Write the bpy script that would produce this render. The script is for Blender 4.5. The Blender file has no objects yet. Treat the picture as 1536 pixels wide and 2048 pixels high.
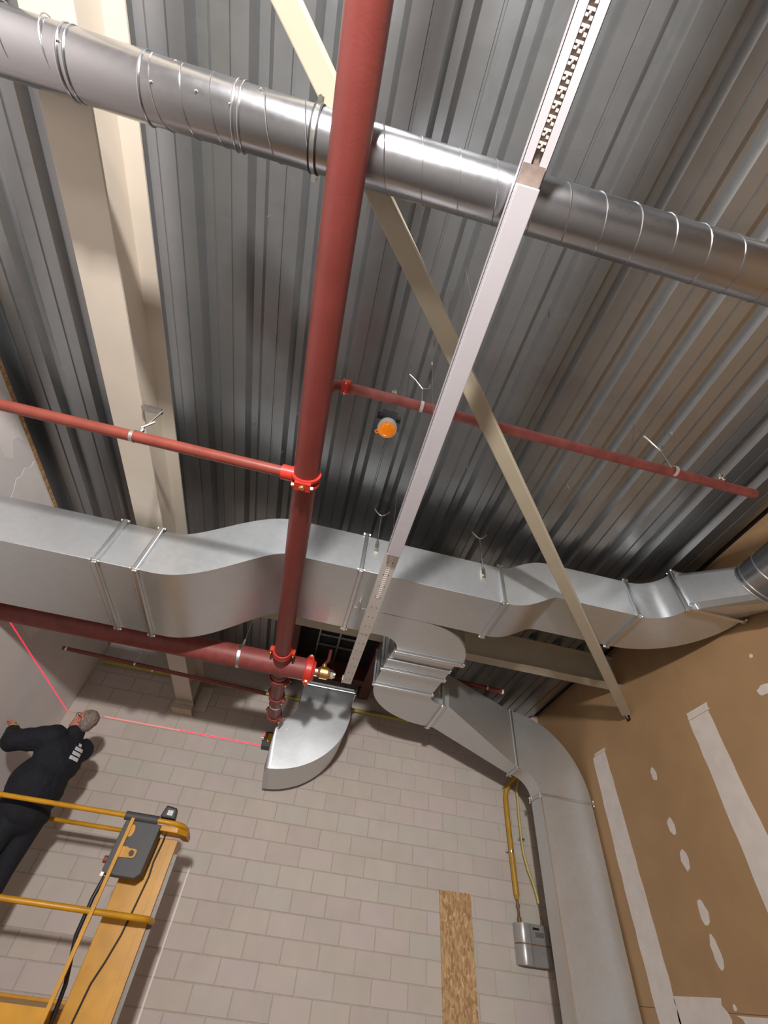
import bpy, bmesh, math, random
from mathutils import Matrix, Vector
random.seed(7)
sc = bpy.context.scene
col = sc.collection
EYE = 1.6                      # camera height above the floor; everything below is written relative to the camera's level

# ------------------------------------------------------------------ camera
cd = bpy.data.cameras.new('camera')
cd.sensor_fit = 'VERTICAL'; cd.sensor_height = 36.0; cd.lens = 856.308 / 2048 * 36.0
cd.clip_start = 0.02; cd.clip_end = 100
cam = bpy.data.objects.new('camera', cd); col.objects.link(cam)
cam.matrix_world = Matrix.Translation((0, 0, EYE)) @ (Matrix.Rotation(-0.12121655, 4, 'Z') @ Matrix.Rotation(2.41407666, 4, 'X') @ Matrix.Rotation(0.139356248, 4, 'Z'))
sc.camera = cam

# ------------------------------------------------------------------ world, lights, exposure
w = bpy.data.worlds.new('world'); sc.world = w; w.use_nodes = True
w.node_tree.nodes['Background'].inputs[0].default_value = (0.9, 0.92, 1.0, 1)
w.node_tree.nodes['Background'].inputs[1].default_value = 0.02

def area(name, loc, target, size, power, color):
    ld = bpy.data.lights.new(name, 'AREA'); ld.shape = 'RECTANGLE'; ld.size = size[0]; ld.size_y = size[1]
    ld.energy = power; ld.color = color
    o = bpy.data.objects.new(name, ld); col.objects.link(o)
    o.location = (loc[0], loc[1], loc[2] + EYE)
    d = Vector(target) - Vector(loc)
    o.rotation_euler = d.to_track_quat('-Z', 'Y').to_euler()
    return o
# two floodlights of the building site, standing behind the photographer
area('flood_light', (-0.50, -3.16, 1.13), (0.0, 3.4, 1.9), (0.30, 0.22), 330, (1.0, 0.955, 0.925))
area('flood_light.001', (-0.45, -1.55, 1.25), (-0.2, 1.6, 2.6), (0.28, 0.20), 14, (1.0, 0.955, 0.925))

vs = sc.view_settings
vs.view_transform = 'Standard'; vs.look = 'None'; vs.gamma = 1.0; vs.use_curve_mapping = False
vs.exposure = 0.42

# ------------------------------------------------------------------ materials
def new_mat(name):
    m = bpy.data.materials.new(name); m.use_nodes = True
    nt = m.node_tree; b = nt.nodes['Principled BSDF']
    return m, nt, b
def N(nt, t, **kw):
    n = nt.nodes.new(t)
    for k, v in kw.items(): setattr(n, k, v)
    return n
def mat(name, c, rough=0.6, metal=0.0, var=0.0, scale=8.0, bump=0.0, bscale=60.0, c2=None, rvar=0.0, spec=None, stretch=None, emis=None):
    """plain paint or metal with noise mottling, roughness variation and fine relief"""
    m, nt, b = new_mat(name)
    b.inputs['Roughness'].default_value = rough; b.inputs['Metallic'].default_value = metal
    b.inputs['Base Color'].default_value = (*c, 1)
    if spec is not None: b.inputs['Specular IOR Level'].default_value = spec
    if emis:
        b.inputs['Emission Color'].default_value = (*emis[0], 1); b.inputs['Emission Strength'].default_value = emis[1]
    tc = N(nt, 'ShaderNodeTexCoord'); mp = N(nt, 'ShaderNodeMapping')
    nt.links.new(tc.outputs['Object'], mp.inputs['Vector'])
    if stretch: mp.inputs['Scale'].default_value = stretch
    if var > 0 or c2:
        nz = N(nt, 'ShaderNodeTexNoise'); nz.inputs['Scale'].default_value = scale; nz.inputs['Detail'].default_value = 5
        nt.links.new(mp.outputs[0], nz.inputs['Vector'])
        rp = N(nt, 'ShaderNodeValToRGB')
        a = tuple(max(0, x * (1 - var)) for x in c); d = c2 if c2 else tuple(x * (1 + var) for x in c)
        rp.color_ramp.elements[0].position = 0.32; rp.color_ramp.elements[0].color = (*a, 1)
        rp.color_ramp.elements[1].position = 0.68; rp.color_ramp.elements[1].color = (*d, 1)
        nt.links.new(nz.outputs['Fac'], rp.inputs['Fac']); nt.links.new(rp.outputs[0], b.inputs['Base Color'])
        if rvar > 0:
            mr = N(nt, 'ShaderNodeMapRange'); mr.inputs['To Min'].default_value = rough - rvar; mr.inputs['To Max'].default_value = rough + rvar
            nt.links.new(nz.outputs['Fac'], mr.inputs['Value']); nt.links.new(mr.outputs[0], b.inputs['Roughness'])
    if bump > 0:
        n2 = N(nt, 'ShaderNodeTexNoise'); n2.inputs['Scale'].default_value = bscale; n2.inputs['Detail'].default_value = 4
        nt.links.new(mp.outputs[0], n2.inputs['Vector'])
        bp = N(nt, 'ShaderNodeBump'); bp.inputs['Strength'].default_value = bump; bp.inputs['Distance'].default_value = 0.01
        nt.links.new(n2.outputs['Fac'], bp.inputs['Height']); nt.links.new(bp.outputs[0], b.inputs['Normal'])
    return m
def galv(name, c, rough, spangle=0.10, scale=28.0, wave=0.0, gloss=1.0, metal=1.0):
    """zinc-coated sheet: spangle cells change colour and gloss a little"""
    m, nt, b = new_mat(name)
    b.inputs['Metallic'].default_value = metal
    tc = N(nt, 'ShaderNodeTexCoord')
    vo = N(nt, 'ShaderNodeTexVoronoi'); vo.inputs['Scale'].default_value = scale
    nz = N(nt, 'ShaderNodeTexNoise'); nz.inputs['Scale'].default_value = 3.0; nz.inputs['Detail'].default_value = 4
    nt.links.new(tc.outputs['Object'], vo.inputs['Vector']); nt.links.new(tc.outputs['Object'], nz.inputs['Vector'])
    sep = N(nt, 'ShaderNodeSeparateColor'); nt.links.new(vo.outputs['Color'], sep.inputs[0])
    add = N(nt, 'ShaderNodeMath', operation='MULTIPLY_ADD'); add.inputs[1].default_value = 0.4
    nt.links.new(sep.outputs[0], add.inputs[0]); nt.links.new(nz.outputs['Fac'], add.inputs[2])
    rp = N(nt, 'ShaderNodeValToRGB')
    rp.color_ramp.elements[0].position = 0.3; rp.color_ramp.elements[0].color = (*[x * (1 - spangle) for x in c], 1)
    rp.color_ramp.elements[1].position = 1.0; rp.color_ramp.elements[1].color = (*[min(1, x * (1 + spangle)) for x in c], 1)
    nt.links.new(add.outputs[0], rp.inputs['Fac']); nt.links.new(rp.outputs[0], b.inputs['Base Color'])
    mr = N(nt, 'ShaderNodeMapRange'); mr.inputs['From Min'].default_value = 0.3; mr.inputs['From Max'].default_value = 1.0
    mr.inputs['To Min'].default_value = rough - 0.05*gloss; mr.inputs['To Max'].default_value = rough + 0.06*gloss
    nt.links.new(add.outputs[0], mr.inputs['Value']); nt.links.new(mr.outputs[0], b.inputs['Roughness'])
    if wave > 0:
        n2 = N(nt, 'ShaderNodeTexNoise'); n2.inputs['Scale'].default_value = 2.2; n2.inputs['Detail'].default_value = 1
        nt.links.new(tc.outputs['Object'], n2.inputs['Vector'])
        bp = N(nt, 'ShaderNodeBump'); bp.inputs['Strength'].default_value = wave; bp.inputs['Distance'].default_value = 0.02
        nt.links.new(n2.outputs['Fac'], bp.inputs['Height']); nt.links.new(bp.outputs[0], b.inputs['Normal'])
    return m
def block_mat():
    m, nt, b = new_mat('painted_block')
    b.inputs['Roughness'].default_value = 0.62
    oi = N(nt, 'ShaderNodeObjectInfo'); tc = N(nt, 'ShaderNodeTexCoord')
    rp = N(nt, 'ShaderNodeValToRGB'); e = rp.color_ramp.elements
    e[0].position = 0.0; e[0].color = (0.520, 0.452, 0.405, 1); e[1].position = 1.0; e[1].color = (0.575, 0.503, 0.445, 1)
    for p, c in ((0.35, (0.548, 0.482, 0.424, 1)), (0.65, (0.558, 0.480, 0.447, 1)), (0.85, (0.52, 0.485, 0.425, 1))):
        x = e.new(p); x.color = c
    nt.links.new(oi.outputs['Random'], rp.inputs['Fac'])
    nz = N(nt, 'ShaderNodeTexNoise'); nz.inputs['Scale'].default_value = 140; nz.inputs['Detail'].default_value = 6
    nz2 = N(nt, 'ShaderNodeTexNoise'); nz2.inputs['Scale'].default_value = 5; nz2.inputs['Detail'].default_value = 3
    ad = N(nt, 'ShaderNodeVectorMath', operation='ADD')
    nt.links.new(tc.outputs['Object'], ad.inputs[0]); nt.links.new(oi.outputs['Location'], ad.inputs[1])
    nt.links.new(ad.outputs[0], nz.inputs['Vector']); nt.links.new(ad.outputs[0], nz2.inputs['Vector'])
    mx = N(nt, 'ShaderNodeMixRGB', blend_type='MULTIPLY'); mx.inputs[0].default_value = 1
    mr = N(nt, 'ShaderNodeMapRange'); mr.inputs['To Min'].default_value = 0.9; mr.inputs['To Max'].default_value = 1.08
    nt.links.new(nz2.outputs['Fac'], mr.inputs['Value'])
    nt.links.new(rp.outputs[0], mx.inputs[1]); nt.links.new(mr.outputs[0], mx.inputs[2]); nt.links.new(mx.outputs[0], b.inputs['Base Color'])
    bp = N(nt, 'ShaderNodeBump'); bp.inputs['Strength'].default_value = 0.25; bp.inputs['Distance'].default_value = 0.006
    nt.links.new(nz.outputs['Fac'], bp.inputs['Height']); nt.links.new(bp.outputs[0], b.inputs['Normal'])
    return m
def osb_mat():
    m, nt, b = new_mat('strand_board')
    b.inputs['Roughness'].default_value = 0.7
    tc = N(nt, 'ShaderNodeTexCoord'); mp = N(nt, 'ShaderNodeMapping'); mp.inputs['Scale'].default_value = (22, 22, 9)
    nz = N(nt, 'ShaderNodeTexNoise'); nz.inputs['Scale'].default_value = 2.0; nz.inputs['Detail'].default_value = 2
    mx = N(nt, 'ShaderNodeMixRGB'); mx.inputs[0].default_value = 0.35
    vo = N(nt, 'ShaderNodeTexVoronoi'); vo.inputs['Scale'].default_value = 4.0
    nt.links.new(tc.outputs['Object'], mp.inputs[0]); nt.links.new(mp.outputs[0], nz.inputs['Vector'])
    nt.links.new(mp.outputs[0], mx.inputs[1]); nt.links.new(nz.outputs['Color'], mx.inputs[2]); nt.links.new(mx.outputs[0], vo.inputs['Vector'])
    sp = N(nt, 'ShaderNodeSeparateColor'); nt.links.new(vo.outputs['Color'], sp.inputs[0])
    rp = N(nt, 'ShaderNodeValToRGB'); e = rp.color_ramp.elements
    e[0].color = (0.34, 0.19, 0.085, 1); e[1].color = (0.70, 0.48, 0.26, 1)
    for p, c in ((0.3, (0.43, 0.25, 0.11, 1)), (0.6, (0.53, 0.33, 0.155, 1)), (0.85, (0.60, 0.385, 0.19, 1))):
        x = e.new(p); x.color = c
    nt.links.new(sp.outputs[0], rp.inputs['Fac']); nt.links.new(rp.outputs[0], b.inputs['Base Color'])
    bp = N(nt, 'ShaderNodeBump'); bp.inputs['Strength'].default_value = 0.3; bp.inputs['Distance'].default_value = 0.004
    nt.links.new(sp.outputs[0], bp.inputs['Height']); nt.links.new(bp.outputs[0], b.inputs['Normal'])
    return m

M = {}
M['duct'] = galv('galvanised_duct', (0.64, 0.67, 0.69), 0.35, 0.04, 30, 0.05, 0.5, 0.80)
M['spiral'] = galv('spiral_duct_zinc', (0.50, 0.51, 0.53), 0.28, 0.02, 40, 0.12, 0.25)
M['deck'] = galv('deck_zinc', (0.35, 0.366, 0.376), 0.30, 0.04, 14, 0.05, 0.25, 0.86)
M['flange'] = galv('flange_zinc', (0.74, 0.76, 0.78), 0.30, 0.02, 40, 0.0, 0.3)
M['zinc'] = galv('hardware_zinc', (0.66, 0.66, 0.64), 0.3, 0.08, 60)
M['chrome'] = galv('bright_bolt', (0.80, 0.78, 0.70), 0.2, 0.05, 60)
M['brass'] = mat('brass', (0.72, 0.44, 0.17), 0.32, 0.9, 0.2, 30)
M['gold'] = mat('yellow_zinc_bolt', (0.85, 0.66, 0.25), 0.25, 1.0)
M['rubber'] = mat('black_rubber', (0.015, 0.015, 0.016), 0.6)
M['red'] = mat('red_oxide_paint', (0.20, 0.038, 0.031), 0.40, 0, 0.10, 5, 0.05, 80, rvar=0.06)
M['red_scuffed'] = mat('dusty_red_paint', (0.235, 0.052, 0.045), 0.5, 0, 0.16, 14, 0.05, 80, rvar=0.06)
M['red_branch'] = mat('red_primer_pipe', (0.25, 0.050, 0.032), 0.42, 0, 0.12, 9, 0.05, 80, rvar=0.06)
M['red_dusty'] = mat('dusty_pink_red_pipe', (0.40, 0.115, 0.105), 0.6, 0, 0.22, 12, 0.05, 80)
M['red_bright'] = mat('signal_red_casting', (0.60, 0.040, 0.026), 0.38, 0, 0.08, 20)
M['maroon'] = mat('dark_red_steel', (0.10, 0.018, 0.014), 0.55, 0, 0.2, 10)
M['cream'] = mat('cream_steel_paint', (0.64, 0.575, 0.485), 0.48, 0, 0.03, 4, 0.02, 120)
M['tan'] = mat('tan_steel_paint', (0.47, 0.415, 0.31), 0.5, 0, 0.04, 5, 0.02, 120)
M['white'] = mat('white_powder_coat', (0.60, 0.575, 0.605), 0.4, 0, 0.02, 10)
M['rail_grey'] = mat('rail_steel_white', (0.66, 0.60, 0.55), 0.45, 0, 0.03, 10)
M['strip_and_slot_shade'] = mat('brown_grey_strip_and_slot_shade', (0.30, 0.235, 0.20), 0.5, 0, 0.15, 40)  # contact strip colour, also the painted shade of the slot before the cover
M['side_grey'] = mat('grey_side_rail', (0.17, 0.15, 0.13), 0.45, 0.3, 0.1, 20)
M['dark'] = mat('dark_cavity', (0.012, 0.012, 0.012), 0.9)
M['block'] = block_mat()
M['mortar'] = mat('painted_mortar', (0.47, 0.415, 0.365), 0.75, 0, 0.08, 20, 0.2, 200)
M['gyp_brown'] = mat('gypsum_board_brown', (0.365, 0.222, 0.108), 0.75, 0, 0.07, 2.5, 0.04, 260)
M['compound'] = mat('joint_compound', (0.66, 0.59, 0.54), 0.8, 0, 0.05, 9, 0.10, 90)
M['gyp_white'] = mat('gypsum_board_white', (0.78, 0.74, 0.73), 0.75, 0, 0.03, 3, 0.04, 260)
M['plaster'] = mat('plaster_skim', (0.88, 0.82, 0.80), 0.8, 0, 0.04, 6, 0.12, 60)
M['osb'] = osb_mat()
M['floor'] = mat('concrete_floor', (0.24, 0.23, 0.22), 0.7, 0, 0.12, 2, 0.1, 60)
M['yellow_pipe'] = mat('gas_yellow_paint', (0.50, 0.43, 0.08), 0.4, 0, 0.06, 10)
M['amber_pipe'] = mat('orange_yellow_paint', (0.48, 0.26, 0.018), 0.42, 0, 0.1, 16)
M['pale_yellow'] = mat('pale_yellow_tube', (0.56, 0.49, 0.16), 0.5, 0, 0.08, 16)
M['lift'] = mat('lift_yellow_paint', (0.56, 0.265, 0.010), 0.36, 0, 0.14, 5, 0.02, 100, rvar=0.06)
M['grey_plastic'] = mat('dark_grey_plastic', (0.062, 0.064, 0.068), 0.55, 0, 0.06, 12, 0.1, 300)
M['black'] = mat('black_plastic', (0.012, 0.012, 0.013), 0.45)
M['meter'] = mat('grey_meter_metal', (0.46, 0.45, 0.44), 0.36, 0.5, 0.08, 10)
M['rust'] = mat('rusty_pipe', (0.20, 0.11, 0.05), 0.6, 0.3, 0.35, 30)
M['amber_lens'] = mat('amber_lens', (0.95, 0.27, 0.01), 0.18, 0, 0.12, 30, emis=((1.0, 0.25, 0.0), 0.25))
M['lamp_white'] = mat('lamp_ring_white', (0.85, 0.83, 0.80), 0.4)
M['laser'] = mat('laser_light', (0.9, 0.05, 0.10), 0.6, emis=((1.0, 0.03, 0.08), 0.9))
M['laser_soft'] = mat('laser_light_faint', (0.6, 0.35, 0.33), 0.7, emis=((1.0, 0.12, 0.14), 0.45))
M['laser_yellow'] = mat('tool_yellow', (0.75, 0.45, 0.02), 0.4)
M['navy'] = mat('navy_cloth', (0.0055, 0.0065, 0.012), 0.85, 0, 0.25, 30, 0.3, 300)
M['skin'] = mat('skin', (0.52, 0.20, 0.14), 0.55, 0, 0.10, 14)
M['hair'] = mat('grey_hair', (0.22, 0.17, 0.145), 0.75, 0, 0.35, 60, 0.6, 160, stretch=(1, 1, 0.2))
M['print'] = mat('white_print', (0.62, 0.62, 0.64), 0.6)
M['hivis'] = mat('yellow_cuff', (0.35, 0.32, 0.06), 0.7)
M['chalk'] = mat('chalk_white', (0.85, 0.80, 0.77), 0.8)

# ------------------------------------------------------------------ mesh building
class MB:
    def __init__(s): s.v = []; s.f = []
    def add(s, vs, fs):
        o = len(s.v); s.v += [tuple(p) for p in vs]; s.f += [tuple(i + o for i in f) for f in fs]; return s
    def box(s, a, b):
        (x0, y0, z0), (x1, y1, z1) = [min(p) for p in zip(a, b)], [max(p) for p in zip(a, b)]
        return s.add([(x0,y0,z0),(x1,y0,z0),(x1,y1,z0),(x0,y1,z0),(x0,y0,z1),(x1,y0,z1),(x1,y1,z1),(x0,y1,z1)],
                     [(0,3,2,1),(4,5,6,7),(0,1,5,4),(1,2,6,5),(2,3,7,6),(3,0,4,7)])
    def loft(s, rings, cap=True, closed=True):
        n = len(rings[0]); vs = [p for r in rings for p in r]; fs = []
        for k in range(len(rings) - 1):
            for i in range(n if closed else n - 1):
                j = (i + 1) % n
                fs.append((k*n+i, k*n+j, (k+1)*n+j, (k+1)*n+i))
        if cap and closed:
            fs.append(tuple(range(n - 1, -1, -1))); fs.append(tuple((len(rings)-1)*n + i for i in range(n)))
        return s.add(vs, fs)
    def frame(s, d):
        d = Vector(d).normalized(); u = Vector((0, 0, 1)) if abs(d.z) < 0.95 else Vector((1, 0, 0))
        a = d.cross(u).normalized(); b = d.cross(a).normalized(); return a, b
    def cyl(s, p0, p1, r0, r1=None, n=16, cap=True):
        r1 = r0 if r1 is None else r1
        p0, p1 = Vector(p0), Vector(p1); a, b = s.frame(p1 - p0)
        ring = lambda p, r: [p + a * (r * math.cos(2*math.pi*i/n)) + b * (r * math.sin(2*math.pi*i/n)) for i in range(n)]
        return s.loft([ring(p0, r0), ring(p1, r1)], cap)
    def tube(s, path, r, n=12, cap=True):
        P = [Vector(p) for p in path]; rings = []; ref = None
        for i, p in enumerate(P):
            d = (P[min(i+1, len(P)-1)] - P[max(i-1, 0)]).normalized()
            if ref is None: a, b = s.frame(d)
            else:
                a = (ref - d * ref.dot(d)).normalized(); b = d.cross(a)
            ref = a; rr = r[i] if isinstance(r, (list, tuple)) else r
            rings.append([p + a * (rr * math.cos(2*math.pi*k/n)) + b * (rr * math.sin(2*math.pi*k/n)) for k in range(n)])
        return s.loft(rings, cap)
    def ring(s, c, axis, R, r, n=32, m=8, arc=(0, 2*math.pi)):
        """torus (or an arc of one)"""
        c = Vector(c); a, b = s.frame(axis); full = arc[1] - arc[0] > 6.28; k = n + (0 if full else 1); rings = []
        ax = Vector(axis).normalized()
        for i in range(k):
            t = arc[0] + (arc[1] - arc[0]) * i / n; d = a * math.cos(t) + b * math.sin(t)
            rings.append([c + d * (R + r * math.cos(2*math.pi*j/m)) + ax * (r * math.sin(2*math.pi*j/m)) for j in range(m)])
        if full: rings.append(rings[0])
        return s.loft(rings, not full)
    def band(s, c, axis, R, w, t, n=32):
        """flat strap ring: inner radius R, width w along the axis, thickness t"""
        c = Vector(c); ax = Vector(axis).normalized(); a, b = s.frame(axis); rings = []
        for i in range(n + 1):
            th = 2*math.pi*(i % n)/n; d = a * math.cos(th) + b * math.sin(th)
            rings.append([c + d*R - ax*w/2, c + d*(R+t) - ax*w/2, c + d*(R+t) + ax*w/2, c + d*R + ax*w/2])
        return s.loft(rings, False)
    def ell(s, c, r, n=16, m=10, rot=None):
        c = Vector(c); vs = []; fs = []
        for j in range(m + 1):
            ph = math.pi * j / m
            for i in range(n):
                th = 2*math.pi*i/n
                p = Vector((r[0]*math.sin(ph)*math.cos(th), r[1]*math.sin(ph)*math.sin(th), r[2]*math.cos(ph)))
                vs.append(c + (rot @ p if rot else p))
        for j in range(m):
            for i in range(n):
                k = (i + 1) % n; fs.append((j*n+i, (j+1)*n+i, (j+1)*n+k, j*n+k))
        return s.add(vs, fs)
    def capsule(s, p0, r0, p1, r1, n=14):
        P0, P1 = Vector(p0), Vector(p1); d = (P1 - P0)
        if d.length < 1e-6: d = Vector((0, 0, 1e-4))
        u = d.normalized(); path = []; rad = []
        for t in (90, 65, 40, 20): path.append(P0 - u * (r0 * math.sin(math.radians(t)))); rad.append(max(1e-4, r0 * math.cos(math.radians(t))))
        path += [P0, P1]; rad += [r0, r1]
        for t in (20, 40, 65, 90): path.append(P1 + u * (r1 * math.sin(math.radians(t)))); rad.append(max(1e-4, r1 * math.cos(math.radians(t))))
        a, b = s.frame(u); rings = [[p + a*(r*math.cos(2*math.pi*k/n)) + b*(r*math.sin(2*math.pi*k/n)) for k in range(n)] for p, r in zip(path, rad)]
        return s.loft(rings, True)
    def prism(s, pts, axis, lo, hi, cap=True):
        """extrude a 2-D outline along X, Y or Z"""
        def P(u, v, w): return {'X': (w, u, v), 'Y': (u, w, v), 'Z': (u, v, w)}[axis]
        return s.loft([[P(u, v, lo) for u, v in pts], [P(u, v, hi) for u, v in pts]], cap)
    def bar(s, p0, p1, w, h, up=(0, 0, 1)):
        p0, p1 = Vector(p0), Vector(p1); d = (p1 - p0).normalized(); u = Vector(up); u = (u - d * u.dot(d)).normalized(); a = d.cross(u)
        q = lambda p: [p + a*(sx*w/2) + u*(sz*h/2) for sx, sz in ((-1,-1),(1,-1),(1,1),(-1,1))]
        return s.loft([q(p0), q(p1)])
    def hexa(s, c, axis, R, h):
        return s.cyl(Vector(c) - Vector(axis).normalized()*h/2, Vector(c) + Vector(axis).normalized()*h/2, R, n=6)
    def mesh(s, name, base=(0, 0, 0), smooth=None, bevel=0):
        me = bpy.data.meshes.new(name)
        me.from_pydata([(x - base[0], y - base[1], z - base[2]) for x, y, z in s.v], [], s.f)
        bm = bmesh.new(); bm.from_mesh(me)
        bmesh.ops.recalc_face_normals(bm, faces=bm.faces)
        if bevel: bmesh.ops.bevel(bm, geom=[e for e in bm.edges if len(e.link_faces) == 2 and e.calc_face_angle(0) > 0.6], offset=bevel, segments=2, affect='EDGES', profile=0.6)
        bm.to_mesh(me); bm.free()
        if smooth is not None:
            for p in me.polygons: p.use_smooth = True
            me.set_sharp_from_angle(angle=math.radians(smooth))
        me.update(); return me

def base_of(o):
    b = Vector((0, 0, 0))
    while o is not None: b += o.location; o = o.parent
    return b - Vector((0, 0, EYE))
def obj(name, mb, m, parent=None, smooth=None, bevel=0, base=None):
    """one mesh object; its coordinates are relative to the camera's level and to the thing's base"""
    if parent is not None: bs = base_of(parent); loc = (0, 0, 0)
    else:
        bs = Vector(base) if base is not None else Vector((0, 0, 0)); loc = (bs[0], bs[1], bs[2] + EYE)
    me = mb.mesh(name, bs, smooth, bevel); me.materials.append(M[m] if isinstance(m, str) else m)
    o = bpy.data.objects.new(name, me); col.objects.link(o); o.location = loc
    if parent is not None: o.parent = parent
    return o
def tag(o, label, cat, group=None):
    o['label'] = label; o['category'] = cat
    if group: o['group'] = group
    return o
def thing(name, label, cat, base, group=None):
    o = bpy.data.objects.new(name, None); col.objects.link(o); o.empty_display_size = 0.1
    o.location = (base[0], base[1], base[2] + EYE); return tag(o, label, cat, group)
def struct(o): o['kind'] = 'structure'; return o
def place(name, me, m, parent, loc):
    """another object that shares mesh data, at a place relative to the camera's level"""
    o = bpy.data.objects.new(name, me); col.objects.link(o); o.parent = parent
    o.location = Vector(loc) - base_of(parent); return o
def B(a, b): return MB().box(a, b)

# ------------------------------------------------------------------ the room
XL, XR, YB, YF, FL, DK = -3.03, 3.83, 6.60, -6.5, -1.6, 3.245
struct(obj('floor', B((XL - 0.3, YF - 0.3, FL - 0.2), (XR + 0.3, YB + 0.3, FL)), 'floor'))
ceil = struct(obj('ceiling', B((XL - 0.3, YF - 0.3, DK + 0.10), (XR + 0.3, YB + 0.3, DK + 0.30)), 'dark'))
struct(obj('wall_front', B((XL - 0.3, YF - 0.3, FL), (XR + 0.3, YF, DK + 0.1)), 'gyp_white'))

# corrugated steel roof deck: seven sheets of three ribs
PITCH = 0.336
prof = [(-0.305, 0.06), (-0.266, 0.0), (-0.166, 0.0), (-0.162, 0.010), (-0.150, 0.010), (-0.146, 0.0), (-0.063, 0.0), (-0.026, 0.06)]
for k in range(7):
    x0 = -0.305 + (k * 3 - 9) * PITCH
    line = [(x0 + r * PITCH + (a + 0.305), z) for r in range(3) for a, z in prof] + [(x0 + 3 * PITCH + 0.012, 0.06)]
    line = [(max(XL - 0.1, min(XR + 0.1, x)), z) for x, z in line]
    mb = MB(); y0, y1 = YF, YB
    mb.add([(x, y, DK + z) for y in (y0, y1) for x, z in line], [(i, i + 1, len(line) + i + 1, len(line) + i) for i in range(len(line) - 1)])
    mb.add([(x, y, DK + z + 0.0012) for y in (y0, y1) for x, z in line], [(i, i + 1, len(line) + i + 1, len(line) + i) for i in range(len(line) - 1)])
    obj('deck_sheet', mb, 'deck', ceil)
# fastener tips that stick out of the deck
smb = MB().cyl((0, 0, 0.01), (0, 0, -0.035), 0.0035, 0.002, n=6); sme = smb.mesh('deck_screw'); sme.materials.append(M['chrome'])
for x, y in [(-0.93, 0.62), (-0.83, 1.33), (-0.20, 0.12), (0.06, 0.33), (-0.33, 0.30), (0.67, 0.62), (1.02, 0.65), (0.32, 1.02), (0.36, 1.04), (0.30, 0.75), (0.34, 0.74),
             (-0.62, 1.99), (-0.98, 2.2), (-0.52, 2.28), (0.62, 1.9), (0.95, 2.1), (1.35, 1.55), (2.1, 1.55), (2.4, 1.32), (-2.3, 2.45), (1.9, 2.05), (-0.72, 2.42), (2.75, 2.1), (0.12, 2.3)]:
    place('deck_screw', sme, 'chrome', ceil, (x, y, DK))

# back wall of painted concrete blocks
wb = struct(obj('wall_back', B((XL - 0.3, YB + 0.006, FL), (XR + 0.3, YB + 0.25, DK + 0.1)), 'mortar'))
JT, CH = 0.006, 0.004
def block_mb(l, h=0.2):
    a, b = l / 2 - JT / 2, h / 2 - JT / 2
    o = [(-a, -b), (a, -b), (a, b), (-a, b)]; i = [(-a + CH, -b + CH), (a - CH, -b + CH), (a - CH, b - CH), (-a + CH, b - CH)]
    return MB().loft([[(x, 0.02, z) for x, z in o], [(x, CH, z) for x, z in o], [(x, 0.0, z) for x, z in i]])
bcache = {}
def block(l):
    k = round(l, 3)
    if k not in bcache: bcache[k] = block_mb(l).mesh('block'); bcache[k].materials.append(M['block'])
    return bcache[k]
Z0 = 0.12
rest = MB()
for c in range(-9, 16):
    z0 = Z0 + 0.2 * c; zc = z0 + 0.1
    off = -0.028 if c % 2 == 0 else 0.172
    xs = [XL] + [off + 0.4 * k for k in range(-12, 14) if XL + 0.03 < off + 0.4 * k < XR - 0.03] + [XR]
    for a, b in zip(xs[:-1], xs[1:]):
        l = b - a
        if -2 <= c <= 14:
            y = YB + random.uniform(-0.0012, 0.0012)
            place('block', block(l), 'block', wb, ((a + b) / 2, y, zc))
        else:
            h = 0.2 if zc < DK else 0.2
            t = block_mb(l); rest.add([(x + (a + b) / 2, y + YB, z + zc) for x, y, z in t.v], t.f)
ro = obj('block_courses', rest, 'block', wb); ro['kind'] = 'stuff'
obj('chalk_mark', B((-0.842, YB - 0.0025, -0.42), (-0.824, YB + 0.001, 0.80)), 'chalk', wb)

# right wall of brown gypsum boards with filled joints
wr = struct(obj('wall_right', B((XR + 0.0125, YF - 0.3, FL), (XR + 0.25, YB + 0.006, DK + 0.1)), 'gyp_brown'))
seams = [YB, 5.23, 3.57, 1.95, 0.35, -1.25, -2.85, -4.45, YF]
for a, b in zip(seams[:-1], seams[1:]):
    for z0, z1 in ((FL, 0.17), (0.173, DK + 0.05)):
        obj('gypsum_board', B((XR, b + 0.0012, z0), (XR + 0.0125, a - 0.0012, z1)), 'gyp_brown', wr)
def ragged(y_lo, y_hi, z0, z1, n, jit, mb=None, x=XR, s=-1, horiz=False):
    """thin skim with uneven edges on a wall in the YZ plane; y_lo(t), y_hi(t) are edge functions"""
    mb = mb or MB(); A = []; Bq = []
    for i in range(n + 1):
        t = i / n; z = z0 + (z1 - z0) * t
        A.append((y_lo(t) + random.uniform(-jit, jit), z)); Bq.append((y_hi(t) + random.uniform(-jit, jit), z + random.uniform(-jit, jit) * (0 < i < n)))
    th = 0.0016
    for i in range(n):
        q = [A[i], Bq[i], Bq[i+1], A[i+1]]
        mb.loft([[(x, y, z) for y, z in q], [(x + s*th, y, z) for y, z in q]])
    return mb
obj('joint_filler', ragged(lambda t: 5.075 + 0.04*t, lambda t: 5.37 + 0.05*math.sin(2.2*t) - 0.02*t, -0.5, 2.31, 26, 0.007), 'compound', wr)
obj('joint_filler', ragged(lambda t: 3.435 - 0.01*t, lambda t: 3.755 - 0.06*t, -0.5, 2.13, 24, 0.007), 'compound', wr)
obj('joint_filler', ragged(lambda t: 4.50 + 0.03*math.sin(9*t), lambda t: 5.1, 0.02, 0.25, 6, 0.012), 'compound', wr)
obj('joint_filler', ragged(lambda t: 3.4, lambda t: 4.38 + 0.04*math.sin(7*t), 0.03, 0.16, 6, 0.012), 'compound', wr)
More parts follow.
